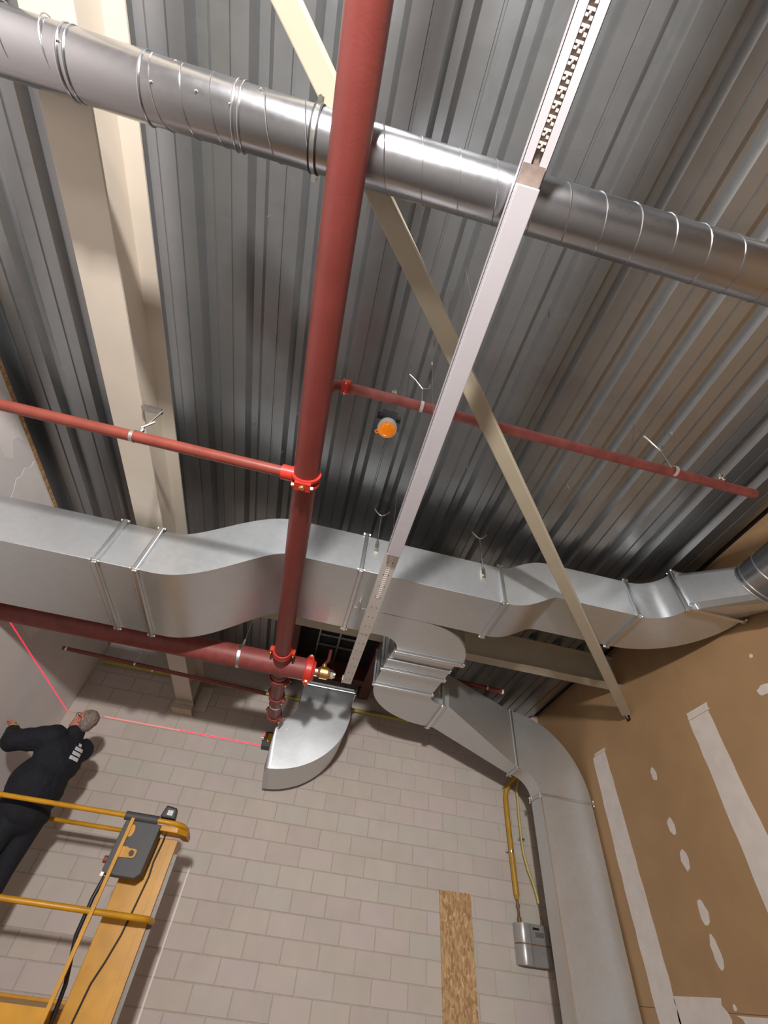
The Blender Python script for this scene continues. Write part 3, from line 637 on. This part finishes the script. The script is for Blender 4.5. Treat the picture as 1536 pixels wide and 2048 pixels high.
for x in (1.95, 2.40): obj('hanger_rod', MB().cyl((x, 5.31, 2.97), (x, 5.31, DK), 0.005, n=8).band((x, 5.31, 2.945), (1, 0, 0), 0.0305, 0.02, 0.003, 20), 'zinc', s2, 60)

# ------------------------------------------------------------------ white lighting rail
TX0, TX1, TZ = 0.337, 0.438, 2.135
tr = thing('lighting_rail', 'long white lighting rail with a slotted channel, running below the round duct', 'rail', (0.39, 1.5, 2.1))
def channel(x0, x1, y0, y1, z, h, t=0.0025):
    mb = MB(); mb.box((x0, y0, z), (x0 + t, y1, z + h)); mb.box((x1 - t, y0, z), (x1, y1, z + h)); mb.box((x0, y0, z + h - t), (x1, y1, z + h))
    mb.box((x0, y0, z), (x0 + 0.034, y1, z + t)); mb.box((x1 - 0.034, y0, z), (x1, y1, z + t)); return mb
obj('channel', channel(TX0, TX1, -3.0, 2.27, TZ, 0.055), 'white', tr)
obj('channel', MB().box((TX0, 2.27, TZ - 0.004), (TX1, 3.36, TZ + 0.055)), 'rail_grey', tr, bevel=0.003)
obj('channel', MB().box((TX0 + 0.003, 3.364, TZ - 0.002), (TX1 - 0.003, 4.345, TZ + 0.052)), 'rail_grey', tr, bevel=0.003)
obj('light_cover', MB().box((TX0 + 0.004, 0.065, TZ - 0.036), (TX1 - 0.004, 2.25, TZ - 0.001)), 'white', tr, bevel=0.004)
obj('slot_shade_plate', MB().box((TX0 + 0.004, 0.0, TZ - 0.004), (TX1 - 0.006, 0.064, TZ - 0.0005)), 'strip_and_slot_shade', tr)  # brown-grey plate paints the shade inside the slot between rail and cover
obj('end_clip', MB().box((TX0 - 0.006, 4.28, TZ - 0.004), (TX0, 4.35, TZ + 0.05)), 'lamp_white', tr)
xm = (TX0 + TX1)/2
obj('contact_strip', MB().box((TX0 + 0.034, -3.0, TZ + 0.012), (TX1 - 0.034, 0.0, TZ + 0.016)), 'strip_and_slot_shade', tr)
lk = MB().box((-0.014, -0.016, -0.006), (0.014, -0.008, 0.006)).box((-0.014, -0.002, -0.006), (-0.003, 0.006, 0.006)).box((0.003, 0.002, -0.006), (0.014, 0.012, 0.006)).ell((0, -0.004, -0.002), (0.005, 0.008, 0.006), 8, 6).mesh('contact_clip'); lk.materials.append(M['rail_grey'])
y = -1.2
while y < -0.02: place('contact_clip', lk, 'chrome', tr, (xm, y, TZ + 0.008)); y += 0.037
st = MB().box((-0.014, -0.006, -0.0015), (0.014, 0.006, 0.0015)).mesh('slot_tooth'); st.materials.append(M['lamp_white'])
hl = MB().cyl((0, 0, -0.001), (0, 0, 0.001), 0.0045, n=8).mesh('hole'); hl.materials.append(M['grey_plastic'])
for i in range(22): place('slot_tooth', st, 'lamp_white', tr, (xm, 2.30 + 0.024*i, TZ - 0.0045))
for i in range(14):
    for s_ in (-1, 1): place('hole', hl, 'grey_plastic', tr, (xm + s_*0.019, 2.36 + 0.145*i, TZ - 0.0045))
for y in (-0.9, 0.6, 2.4, 3.9): obj('suspension_wire', MB().cyl((xm, y, TZ + 0.05), (xm, y, DK + 0.01 if y < 4.4 else 3.0), 0.0015, n=6), 'zinc', tr)

# ------------------------------------------------------------------ amber warning lamp on the deck
bc = thing('warning_beacon', 'round amber warning lamp with white ring on the roof deck', 'lamp', (0.15, 1.80, 3.0))
bx, by, bz = 0.150, 1.80, 3.02
obj('bracket', MB().box((bx - 0.06, by - 0.05, bz + 0.075), (bx + 0.06, by + 0.05, DK + 0.005)).box((bx - 0.10, by - 0.02, DK - 0.05), (bx + 0.10, by + 0.02, DK)), 'black', bc, bevel=0.004)
obj('lamp_ring', MB().cyl((bx, by, bz + 0.075), (bx, by, bz + 0.03), 0.070, 0.080, n=36).cyl((bx, by, bz + 0.03), (bx, by, bz), 0.080, 0.077, n=36), 'lamp_white', bc, 40)
lens = MB(); rings = []
for k in range(7):
    a = math.radians(90*k/7); r = 0.068*math.cos(a); rings.append([(bx + r*math.cos(2*math.pi*i/36), by + r*math.sin(2*math.pi*i/36), bz - 0.038*math.sin(a)) for i in range(36)])
lens.loft(rings); obj('lens', lens, 'amber_lens', bc, 60)
obj('lens_tab', MB().ring((bx - 0.075, by + 0.035, bz - 0.002), (0, 0, 1), 0.014, 0.005, 20, 6), 'amber_lens', bc, 60)

# ------------------------------------------------------------------ gas pipe, conduits and box on the block wall
gp = thing('gas_pipe', 'long yellow gas pipe running level along the top of the block wall', 'pipe', (-0.4, 6.55, 2.8))
obj('pipe', MB().cyl((XL + 0.05, 6.55, 2.83), (2.6, 6.55, 2.83), 0.025, n=20), 'yellow_pipe', gp, 40)
for x in (-2.25, -0.2, 1.6): obj('pipe_clip', MB().band((x, 6.55, 2.83), (1, 0, 0), 0.0252, 0.02, 0.003, 20).box((x - 0.01, 6.573, 2.82), (x + 0.01, YB, 2.84)), 'zinc', gp)
yc = 6.535
c1 = thing('yellow_conduit', 'thick orange-yellow pipe bent at its top, running down to the grey wall box', 'pipe', (3.10, yc, 0.76))
obj('pipe', MB().tube([(3.26, 6.30, 2.32), (3.215, 6.42, 2.27), (3.15, 6.50, 2.20), (3.105, yc, 2.12), (3.085, yc, 2.02), (3.083, yc, 1.80), (3.088, yc, 1.40), (3.097, yc, 0.99)], 0.034, 14), 'amber_pipe', c1, 60)
obj('pipe_reducer', MB().cyl((3.097, yc, 0.99), (3.099, yc, 0.945), 0.033, 0.018, n=14), 'amber_pipe', c1, 40)
obj('rusty_nipple', MB().cyl((3.099, yc, 0.95), (3.102, yc, 0.74), 0.014, n=12).hexa((3.100, yc, 0.89), (0, 0, 1), 0.022, 0.03).hexa((3.101, yc, 0.77), (0, 0, 1), 0.024, 0.035), 'rust', c1, 40)
obj('pipe_clip', MB().band((3.088, yc, 1.415), (0, 0, 1), 0.0305, 0.025, 0.004, 20).box((3.02, yc - 0.004, 1.405), (3.06, yc + 0.004, 1.425)).cyl((3.03, yc - 0.015, 1.415), (3.03, YB, 1.415), 0.006, n=8), 'zinc', c1, 40)
c2_ = thing('yellow_conduit', 'thin pale yellow tube beside the thick orange-yellow pipe, swinging out to the wall box', 'tube', (3.3, yc, 0.75))
obj('tube', MB().tube([(3.30, 6.42, 2.32), (3.285, 6.50, 2.24), (3.27, yc, 2.16), (3.255, yc, 1.80), (3.252, yc, 1.55), (3.258, yc, 1.42), (3.29, yc, 1.26), (3.34, yc, 1.13), (3.372, yc, 1.00), (3.378, yc, 0.94)], 0.016, 10), 'pale_yellow', c2_, 60)
obj('rusty_tail', MB().tube([(3.378, yc, 0.945), (3.382, yc, 0.85), (3.388, yc, 0.745)], [0.007, 0.008, 0.010], 8).hexa((3.386, yc, 0.765), (0, 0, 1), 0.015, 0.03), 'rust', c2_, 50)
obj('tube_clip', MB().band((3.252, yc, 1.57), (0, 0, 1), 0.0135, 0.022, 0.004, 16).box((3.215, yc - 0.012, 1.56), (3.232, YB, 1.58)).box((3.272, yc - 0.012, 1.56), (3.289, YB, 1.58)), 'zinc', c2_)
gm = thing('meter_box', 'grey metal meter with a rounded left side on the block wall', 'meter', (3.21, 6.5, 0.38))
ol = [(3.03 + 0.075 - 0.075*math.cos(math.radians(a)), 6.50 - 0.085*math.sin(math.radians(a))) for a in range(0, 91, 10)] + [(3.16, 6.415), (3.175, 6.44), (3.40, 6.44), (3.41, 6.45), (3.41, 6.585), (3.03, 6.585)]
for z0, z1 in ((0.385, 0.555), (0.563, 0.735)): obj('housing', MB().prism(ol, 'Z', z0, z1), 'meter', gm, 30, bevel=0.006)
obj('middle_seam', MB().prism([((x - 3.21)*0.985 + 3.21, (y - 6.5)*0.985 + 6.5) for x, y in ol], 'Z', 0.554, 0.564), 'rust', gm, 30)
obj('dial_window', B((3.21, 6.4385, 0.685), (3.29, 6.4405, 0.705)), 'black', gm)
obj('dial_print', B((3.235, 6.4390, 0.625), (3.34, 6.4405, 0.668)), 'side_grey', gm)  # greyer print on the meter front
obj('back_bracket', B((3.05, 6.585, 0.42), (3.39, YB - 0.001, 0.70)), 'zinc', gm)
ob = obj('strand_board_panel', MB().loft([[(2.117, YB - 0.018, 0.925), (2.513, YB - 0.018, 0.933), (2.585, YB - 0.018, FL), (2.205, YB - 0.018, FL)], [(2.117, YB - 0.002, 0.925), (2.513, YB - 0.002, 0.933), (2.585, YB - 0.002, FL), (2.205, YB - 0.002, FL)]]), 'osb', None, base=(2.35, YB - 0.01, FL))
tag(ob, 'narrow upright strip of brown strand board leaning on the block wall', 'board')

# ------------------------------------------------------------------ laser level and its lines
ll = thing('laser_level', 'small yellow and black laser level behind the open duct elbow', 'laser level', (-0.36, 6.52, 2.10))
obj('housing', B((-0.375, 6.44, 2.145), (-0.30, 6.54, 2.26)), 'laser_yellow', ll, bevel=0.006)
obj('bumper', MB().box((-0.415, 6.435, 2.14), (-0.375, 6.545, 2.27)).box((-0.38, 6.435, 2.255), (-0.30, 6.545, 2.275)), 'black', ll, bevel=0.006)
obj('wall_bracket', MB().box((-0.43, 6.43, 2.085), (-0.29, 6.56, 2.138)).box((-0.39, 6.54, 2.09), (-0.33, YB - 0.002, 2.25)), 'grey_plastic', ll, bevel=0.004)
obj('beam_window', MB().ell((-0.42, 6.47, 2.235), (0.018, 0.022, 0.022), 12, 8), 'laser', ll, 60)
obj('adjusting_knob', MB().cyl((-0.425, 6.45, 2.185), (-0.45, 6.45, 2.185), 0.012, n=12), 'zinc', ll, 40)
l1 = obj('laser_line', B((XL, 4.30, 2.118), (XL + 0.0015, YB - 0.001, 2.129)), 'laser', None, base=(XL, 5.5, 2.12))  # projected laser light, built as a thin glowing strip on the wall
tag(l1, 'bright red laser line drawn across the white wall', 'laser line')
l2 = obj('laser_line', B((-1.55, YB - 0.0035, 2.132), (-0.455, YB - 0.0015, 2.144)), 'laser', None, base=(-1.0, YB - 0.002, 2.13))  # glowing strip again stands in for the projected beam
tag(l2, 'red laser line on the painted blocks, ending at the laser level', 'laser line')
obj('faint_end', B((-2.55, YB - 0.0035, 2.131), (-1.55, YB - 0.0015, 2.144)), 'laser_soft', l2)  # weaker glow paints the fading end of the projected line

# ------------------------------------------------------------------ mast lift
lf = thing('mast_lift', 'yellow personnel mast lift with guard rails and grey control box', 'lift', (-1.7, 5.5, FL))
FY, BYK, TZR, MZR, PLT = 5.10, 6.00, 0.880, 0.240, -0.02
def rail(path, r=0.020): return MB().tube(path, r, 12)
obj('top_rail', rail([(-2.88, FY, TZR), (-1.35, FY, TZR), (-1.00, FY, TZR), (-0.90, FY + 0.01, TZR), (-0.835, FY + 0.06, TZR), (-0.80, FY + 0.15, TZR - 0.01), (-0.79, FY + 0.26, TZR - 0.03), (-0.79, FY + 0.34, TZR - 0.05)], 0.020), 'lift', lf, 60)
obj('mid_rail', rail([(-2.88, FY, MZR), (-0.86, FY, MZR), (-0.83, FY + 0.03, MZR), (-0.82, FY + 0.20, MZR)], 0.021), 'lift', lf, 60)
obj('corner_bracket', MB().prism([(-1.02, FY + 0.02), (-0.86, FY + 0.02), (-0.775, FY + 0.12), (-0.775, FY + 0.36), (-0.83, FY + 0.36), (-0.86, FY + 0.24), (-1.02, FY + 0.24)], 'Z', TZR - 0.065, TZR - 0.022), 'lift', lf, bevel=0.006)
obj('back_rail', rail([(-2.88, BYK, TZR + 0.025), (-1.30, BYK, TZR + 0.025)], 0.020), 'lift', lf, 60)
for x, y in ((-2.88, FY), (-2.88, BYK), (-1.30, BYK)): obj('corner_post', MB().cyl((x, y, -0.29), (x, y, TZR + (0.025 if y > FY else 0)), 0.020, n=12), 'lift', lf, 60)
obj('front_post', MB().bar((-1.262, FY - 0.035, 0.865), (-1.268, FY - 0.035, -0.42), 0.030, 0.022, up=(0, 1, 0)), 'lift', lf, bevel=0.003)
obj('platform', B((-2.92, FY + 0.002, -0.335), (-1.285, BYK + 0.018, -0.29)), 'lift', lf, bevel=0.005)
obj('standing_step', B((-2.66, 5.22, -0.29), (-2.18, 5.86, PLT)), 'grey_plastic', lf, bevel=0.005)
for ya in (FY - 0.03, BYK + 0.02): obj('platform_frame', B((-2.92, ya, -0.48), (-1.28, ya + 0.03, -0.27)), 'lift', lf, bevel=0.004)
ms = obj('mast', MB().box((-1.235, 5.34, -1.40), (-0.86, 5.56, 0.80)), 'lift', lf, bevel=0.008)
obj('mast_channel', MB().box((-0.92, 5.325, -1.40), (-0.858, 5.34, 0.795)), 'lift', ms, bevel=0.002)
obj('mast_side_rail', MB().box((-0.86, 5.36, -1.40), (-0.822, 5.40, 0.70)), 'side_grey', ms, bevel=0.002)
obj('cable', MB().tube([(-0.98, 5.30, 0.835), (-0.985, 5.318, 0.76), (-1.00, 5.322, 0.62), (-0.99, 5.324, 0.52), (-1.01, 5.325, 0.32), (-1.03, 5.325, 0.14), (-1.07, 5.325, -0.02), (-1.11, 5.325, -0.14), (-1.13, 5.325, -0.35), (-1.14, 5.325, -1.2)], 0.007, 8), 'black', lf, 60)
obj('foam_pad', MB().cyl((-1.345, FY, TZR), (-1.055, FY, TZR), 0.034, n=16), 'grey_plastic', lf, 40)
cb = obj('control_box', MB().prism([(-1.335, 0.50), (-1.325, 0.47), (-1.06, 0.465), (-1.02, 0.50), (-1.01, 0.85), (-1.32, 0.85)], 'Y', FY - 0.02, FY + 0.14), 'grey_plastic', lf, bevel=0.008)
obj('bracket_tab', MB().prism([(-1.27, 0.585), (-1.135, 0.590), (-1.118, 0.605), (-1.118, 0.645), (-1.135, 0.655), (-1.19, 0.655), (-1.205, 0.662), (-1.27, 0.662)], 'Y', FY - 0.034, FY - 0.022), 'lift', cb, bevel=0.002)
obj('knob', MB().cyl((-1.155, FY - 0.058, 0.622), (-1.155, FY - 0.03, 0.622), 0.019, n=14), 'black', cb, 40)
obj('box_slot', MB().prism([(-1.245 + 0.022*math.cos(6.283*i/16) + (0.012 if math.cos(6.283*i/16) > 0 else 0), 0.775 + 0.045*math.sin(6.283*i/16)) for i in range(16)], 'Y', FY - 0.026, FY - 0.019), 'lift', cb)
obj('emergency_button', MB().cyl((-1.368, FY + 0.03, 0.565), (-1.335, FY + 0.03, 0.565), 0.026, n=16), 'red_scuffed', cb, 40)
obj('latch', B((-1.33, FY - 0.03, 0.452), (-1.305, FY - 0.01, 0.478)), 'chrome', cb)
obj('lamp_bracket', MB().prism([(-1.06, 0.912), (-1.035, 1.01), (-0.935, 1.0), (-0.92, 0.912)], 'Y', FY + 0.02, FY + 0.12), 'black', lf, bevel=0.012)
obj('bracket_label', B((-1.005, FY + 0.016, 0.935), (-0.955, FY + 0.021, 0.975)), 'print', lf)
obj('hydraulic_hose', MB().tube([(-1.31, FY + 0.06, 0.46), (-1.325, FY + 0.05, 0.32), (-1.325, FY + 0.06, 0.10), (-1.27, FY + 0.16, -0.16), (-1.265, FY + 0.2, -0.32), (-1.262, FY + 0.22, -0.5)], 0.016, 10), 'black', lf, 60)
obj('chassis', MB().box((-2.35, 5.10, -1.50), (-0.75, 6.00, -1.38)), 'lift', lf, bevel=0.01)
for x in (-2.20, -0.90):
    for y in (5.16, 5.94): obj('wheel', MB().cyl((x, y - 0.035, -1.48), (x, y + 0.035, -1.48), 0.12, n=24), 'rubber', lf, 40)

# ------------------------------------------------------------------ the man on the platform
mn = thing('person', 'person in dark navy work jacket and trousers with glasses, looking up from the yellow lift', 'person', (-2.32, 5.5, PLT))
def fuse(o, voxel, smooth=4):
    r = o.modifiers.new('fuse', 'REMESH'); r.mode = 'VOXEL'; r.voxel_size = voxel; r.use_smooth_shade = True
    s_ = o.modifiers.new('soften', 'SMOOTH'); s_.factor = 0.5; s_.iterations = smooth
CB = Vector((-2.335, 5.50, 0)); rz = Matrix.Rotation(math.radians(-33), 3, 'Z')
def W(x, y, z): return CB + rz @ Vector((x, y, 0)) + Vector((0, 0, z))        # body frame: -x is forward, -y his left
PEL, CHE, NEK = W(0.0, 0, 0.86), W(0.01, 0, 1.26), W(0.03, 0, 1.50)
HED = Vector((-2.285, 5.46, 1.68))
SL, SR = W(0.015, -0.185, 1.455), W(0.015, 0.185, 1.455)
EL, ER = Vector((-2.76, 5.33, 1.36)), W(-0.28, 0.26, 1.36)
WL, WR = Vector((-2.875, 5.42, 1.480)), W(-0.44, 0.18, 1.52)
HL, HR_ = W(0, -0.10, 0.82), W(0, 0.10, 0.82)
KL, KR = W(-0.03, -0.115, 0.42), W(-0.02, 0.115, 0.42)
AL, AR = W(0.02, -0.12, 0.06), W(0.02, 0.12, 0.06)
hr = Matrix.Rotation(math.radians(-14), 3, 'Z') @ Matrix.Rotation(math.radians(30), 3, 'Y')       # head tipped back, face towards -X and up
def H(x, y, z): return HED + hr @ Vector((x, y, z))
b = MB()
b.capsule(PEL, 0.125, CHE, 0.13); b.capsule(CHE, 0.13, NEK, 0.060); b.capsule(NEK, 0.060, H(0.02, 0, -0.06), 0.060)
b.ell(H(0.01, 0, 0.035), (0.106, 0.083, 0.101), 20, 14, hr); b.ell(H(-0.03, 0, -0.045), (0.072, 0.066, 0.083), 18, 12, hr)
b.ell(H(-0.066, 0, -0.098), (0.030, 0.032, 0.024), 12, 8, hr)                                    # chin
b.capsule(H(-0.090, 0, 0.022), 0.010, H(-0.116, 0, -0.022), 0.016, 10)                           # nose
b.ell(H(-0.085, 0, 0.034), (0.016, 0.052, 0.011), 12, 8, hr)                                     # brow
b.ell(H(-0.090, 0, -0.060), (0.014, 0.027, 0.010), 12, 8, hr)                                    # lips
for s_ in (-1, 1):
    b.ell(H(0.012, s_*0.079, -0.005), (0.019, 0.010, 0.034), 10, 8, hr); b.ell(H(-0.073, s_*0.045, -0.02), (0.022, 0.02, 0.022), 10, 8, hr)
for S, E, Wt, left in ((SL, EL, WL, 1), (SR, ER, WR, -1)):
    b.capsule(CHE, 0.09, S, 0.06); b.capsule(S, 0.055, E, 0.042); b.capsule(E, 0.042, Wt, 0.028)
    u = (Wt - E).normalized(); fw = Vector((-1, 0, 0)); sd = (Vector((0, 1, 0)) - u*u.y).normalized()*left
    pc = Wt + u*0.055
    b.ell(pc, (0.030, 0.042, 0.046), 12, 10); b.capsule(Wt, 0.028, pc, 0.030)
    for k, (off, ln) in enumerate(((-0.032, 0.060), (-0.011, 0.074), (0.011, 0.070), (0.031, 0.055))):
        q0 = pc + sd*off + u*0.035; q1 = q0 + u*ln*0.42 + fw*0.018; q2 = q1 - u*ln*0.12 + fw*0.030
        b.capsule(q0, 0.0105, q1, 0.0095, 8); b.capsule(q1, 0.0095, q2, 0.0085, 8)
    t0 = pc + sd*0.030 - u*0.015; t1 = t0 + sd*0.012 + u*0.026 + fw*0.012; b.capsule(t0, 0.0125, t1, 0.011, 8); b.capsule(t1, 0.011, t1 + u*0.010 + fw*0.026, 0.0095, 8)
for h, k, a in ((HL, KL, AL), (HR_, KR, AR)):
    b.capsule(PEL, 0.11, h, 0.095); b.capsule(h, 0.088, k, 0.056); b.capsule(k, 0.054, a, 0.040)
    fo = rz @ Vector((-1, 0, 0))
    b.capsule(Vector((a.x, a.y, PLT + 0.05)) - fo*0.03, 0.036, Vector((a.x, a.y, PLT + 0.035)) + fo*0.17, 0.032)
body = obj('body', b, 'skin', mn); fuse(body, 0.006, 3)
def RE(x, y, z, r, n=20, m=14): return (W(x, y, z), r, n, m, rz)
j = MB()
j.ell(*RE(0.01, 0, 1.30, (0.185, 0.25, 0.25))); j.ell(*RE(-0.035, -0.02, 1.06, (0.235, 0.265, 0.30))); j.ell(*RE(-0.02, -0.01, 0.84, (0.215, 0.245, 0.17)))
j.capsule(CHE, 0.15, W(0.03, 0, 1.49), 0.105); j.capsule(W(0.03, 0, 1.49), 0.105, W(0.035, 0, 1.57), 0.092)
for S, E, Wt in ((SL, EL, WL), (SR, ER, WR)):
    j.capsule(CHE, 0.13, S, 0.105); j.capsule(S, 0.115, E, 0.100); j.capsule(E, 0.100, Wt*0.85 + E*0.15, 0.064)
jacket = obj('jacket', j, 'navy', mn); fuse(jacket, 0.012, 5)
cl_ = bpy.data.textures.new('cloth_folds', 'CLOUDS'); cl_.noise_scale = 0.13
dm = jacket.modifiers.new('folds', 'DISPLACE'); dm.texture = cl_; dm.strength = 0.035; dm.mid_level = 0.5
t = MB(); t.ell(*RE(0, 0, 0.80, (0.165, 0.20, 0.15), 18, 12))
for h, k, a in ((HL, KL, AL), (HR_, KR, AR)): t.capsule(h, 0.125, k, 0.098); t.capsule(k, 0.098, a + Vector((0, 0, 0.02)), 0.075)
tro = obj('trousers', t, 'navy', mn); fuse(tro, 0.014, 5)
for a in (AL, AR):
    fo = rz @ Vector((-1, 0, 0)); g0 = Vector((a.x, a.y, PLT))
    s_ = MB().capsule(g0 - fo*0.035 + Vector((0, 0, 0.055)), 0.050, g0 + fo*0.185 + Vector((0, 0, 0.05)), 0.045).capsule(g0 + Vector((0, 0, 0.06)), 0.05, g0 + Vector((0, 0, 0.14)), 0.052).bar(g0 - fo*0.085 + Vector((0, 0, 0.01)), g0 + fo*0.23 + Vector((0, 0, 0.01)), 0.09, 0.02)
    so = obj('work_boot', s_, 'black', mn); fuse(so, 0.012, 3)
hmb = MB(); hmb.ell(H(0.026, 0, 0.052), (0.100, 0.087, 0.092), 20, 14, hr); hmb.ell(H(0.055, 0, 0.0), (0.064, 0.078, 0.077), 18, 12, hr)
for s_ in (-1, 1): hmb.ell(H(0.02, s_*0.067, 0.022), (0.042, 0.016, 0.040), 12, 8, hr)
hair = obj('hair', hmb, 'hair', mn); fuse(hair, 0.008, 3)
dh = hair.modifiers.new('tufts', 'DISPLACE'); ht = bpy.data.textures.new('hair_tufts', 'CLOUDS'); ht.noise_scale = 0.02; dh.texture = ht; dh.strength = 0.016
g = MB()
for s_ in (-1, 1):
    c = H(-0.100, s_*0.034, 0.010); u_, v_ = hr @ Vector((0, 1, 0)), hr @ Vector((0, 0, 1))
    g.tube([c + u_*(0.028*math.cos(6.283*i/16)) + v_*(0.020*math.sin(6.283*i/16)) for i in range(17)], 0.0032, 6)
    g.tube([H(-0.098, s_*0.062, 0.014), H(-0.04, s_*0.083, 0.012), H(0.015, s_*0.087, 0.012), H(0.03, s_*0.086, -0.012)], 0.0032, 6)
g.tube([H(-0.101, -0.008, 0.014), H(-0.106, 0, 0.018), H(-0.101, 0.008, 0.014)], 0.0032, 6)
obj('glasses', g, 'black', mn, 60)
obj('cuff', MB().band(WL*0.92 + EL*0.08, WL - EL, 0.052, 0.035, 0.007, 20), 'hivis', mn, 40)
# white print across the back of the jacket: an emblem bar and three lines, pressed onto the cloth
bk = rz @ Vector((1, 0, 0)); pu = rz @ Vector((0, 1, 0))
for k, (z0, z1, a0, a1) in enumerate(((1.462, 1.435, -0.035, 0.005), (1.425, 1.392, -0.05, 0.055), (1.380, 1.347, -0.05, 0.055), (1.335, 1.302, -0.05, 0.055))):
    mb = MB(); nx, nz = 8, 3; pc = W(0.36, 0.05 - 0.008*k, 0)
    vs_ = [pc + pu*(a0 + (a1 - a0)*i/nx) + Vector((0, 0, z0 + (z1 - z0)*jj/nz)) for jj in range(nz + 1) for i in range(nx + 1)]
    mb.add(vs_, [(jj*(nx+1)+i, jj*(nx+1)+i+1, (jj+1)*(nx+1)+i+1, (jj+1)*(nx+1)+i) for jj in range(nz) for i in range(nx)])
    po = obj('jacket_print', mb, 'print', mn)
    sw = po.modifiers.new('on_cloth', 'SHRINKWRAP'); sw.target = jacket; sw.wrap_method = 'PROJECT'; sw.use_negative_direction = True; sw.use_positive_direction = True; sw.project_limit = 0.6; sw.wrap_mode = 'ABOVE_SURFACE'; sw.offset = 0.006
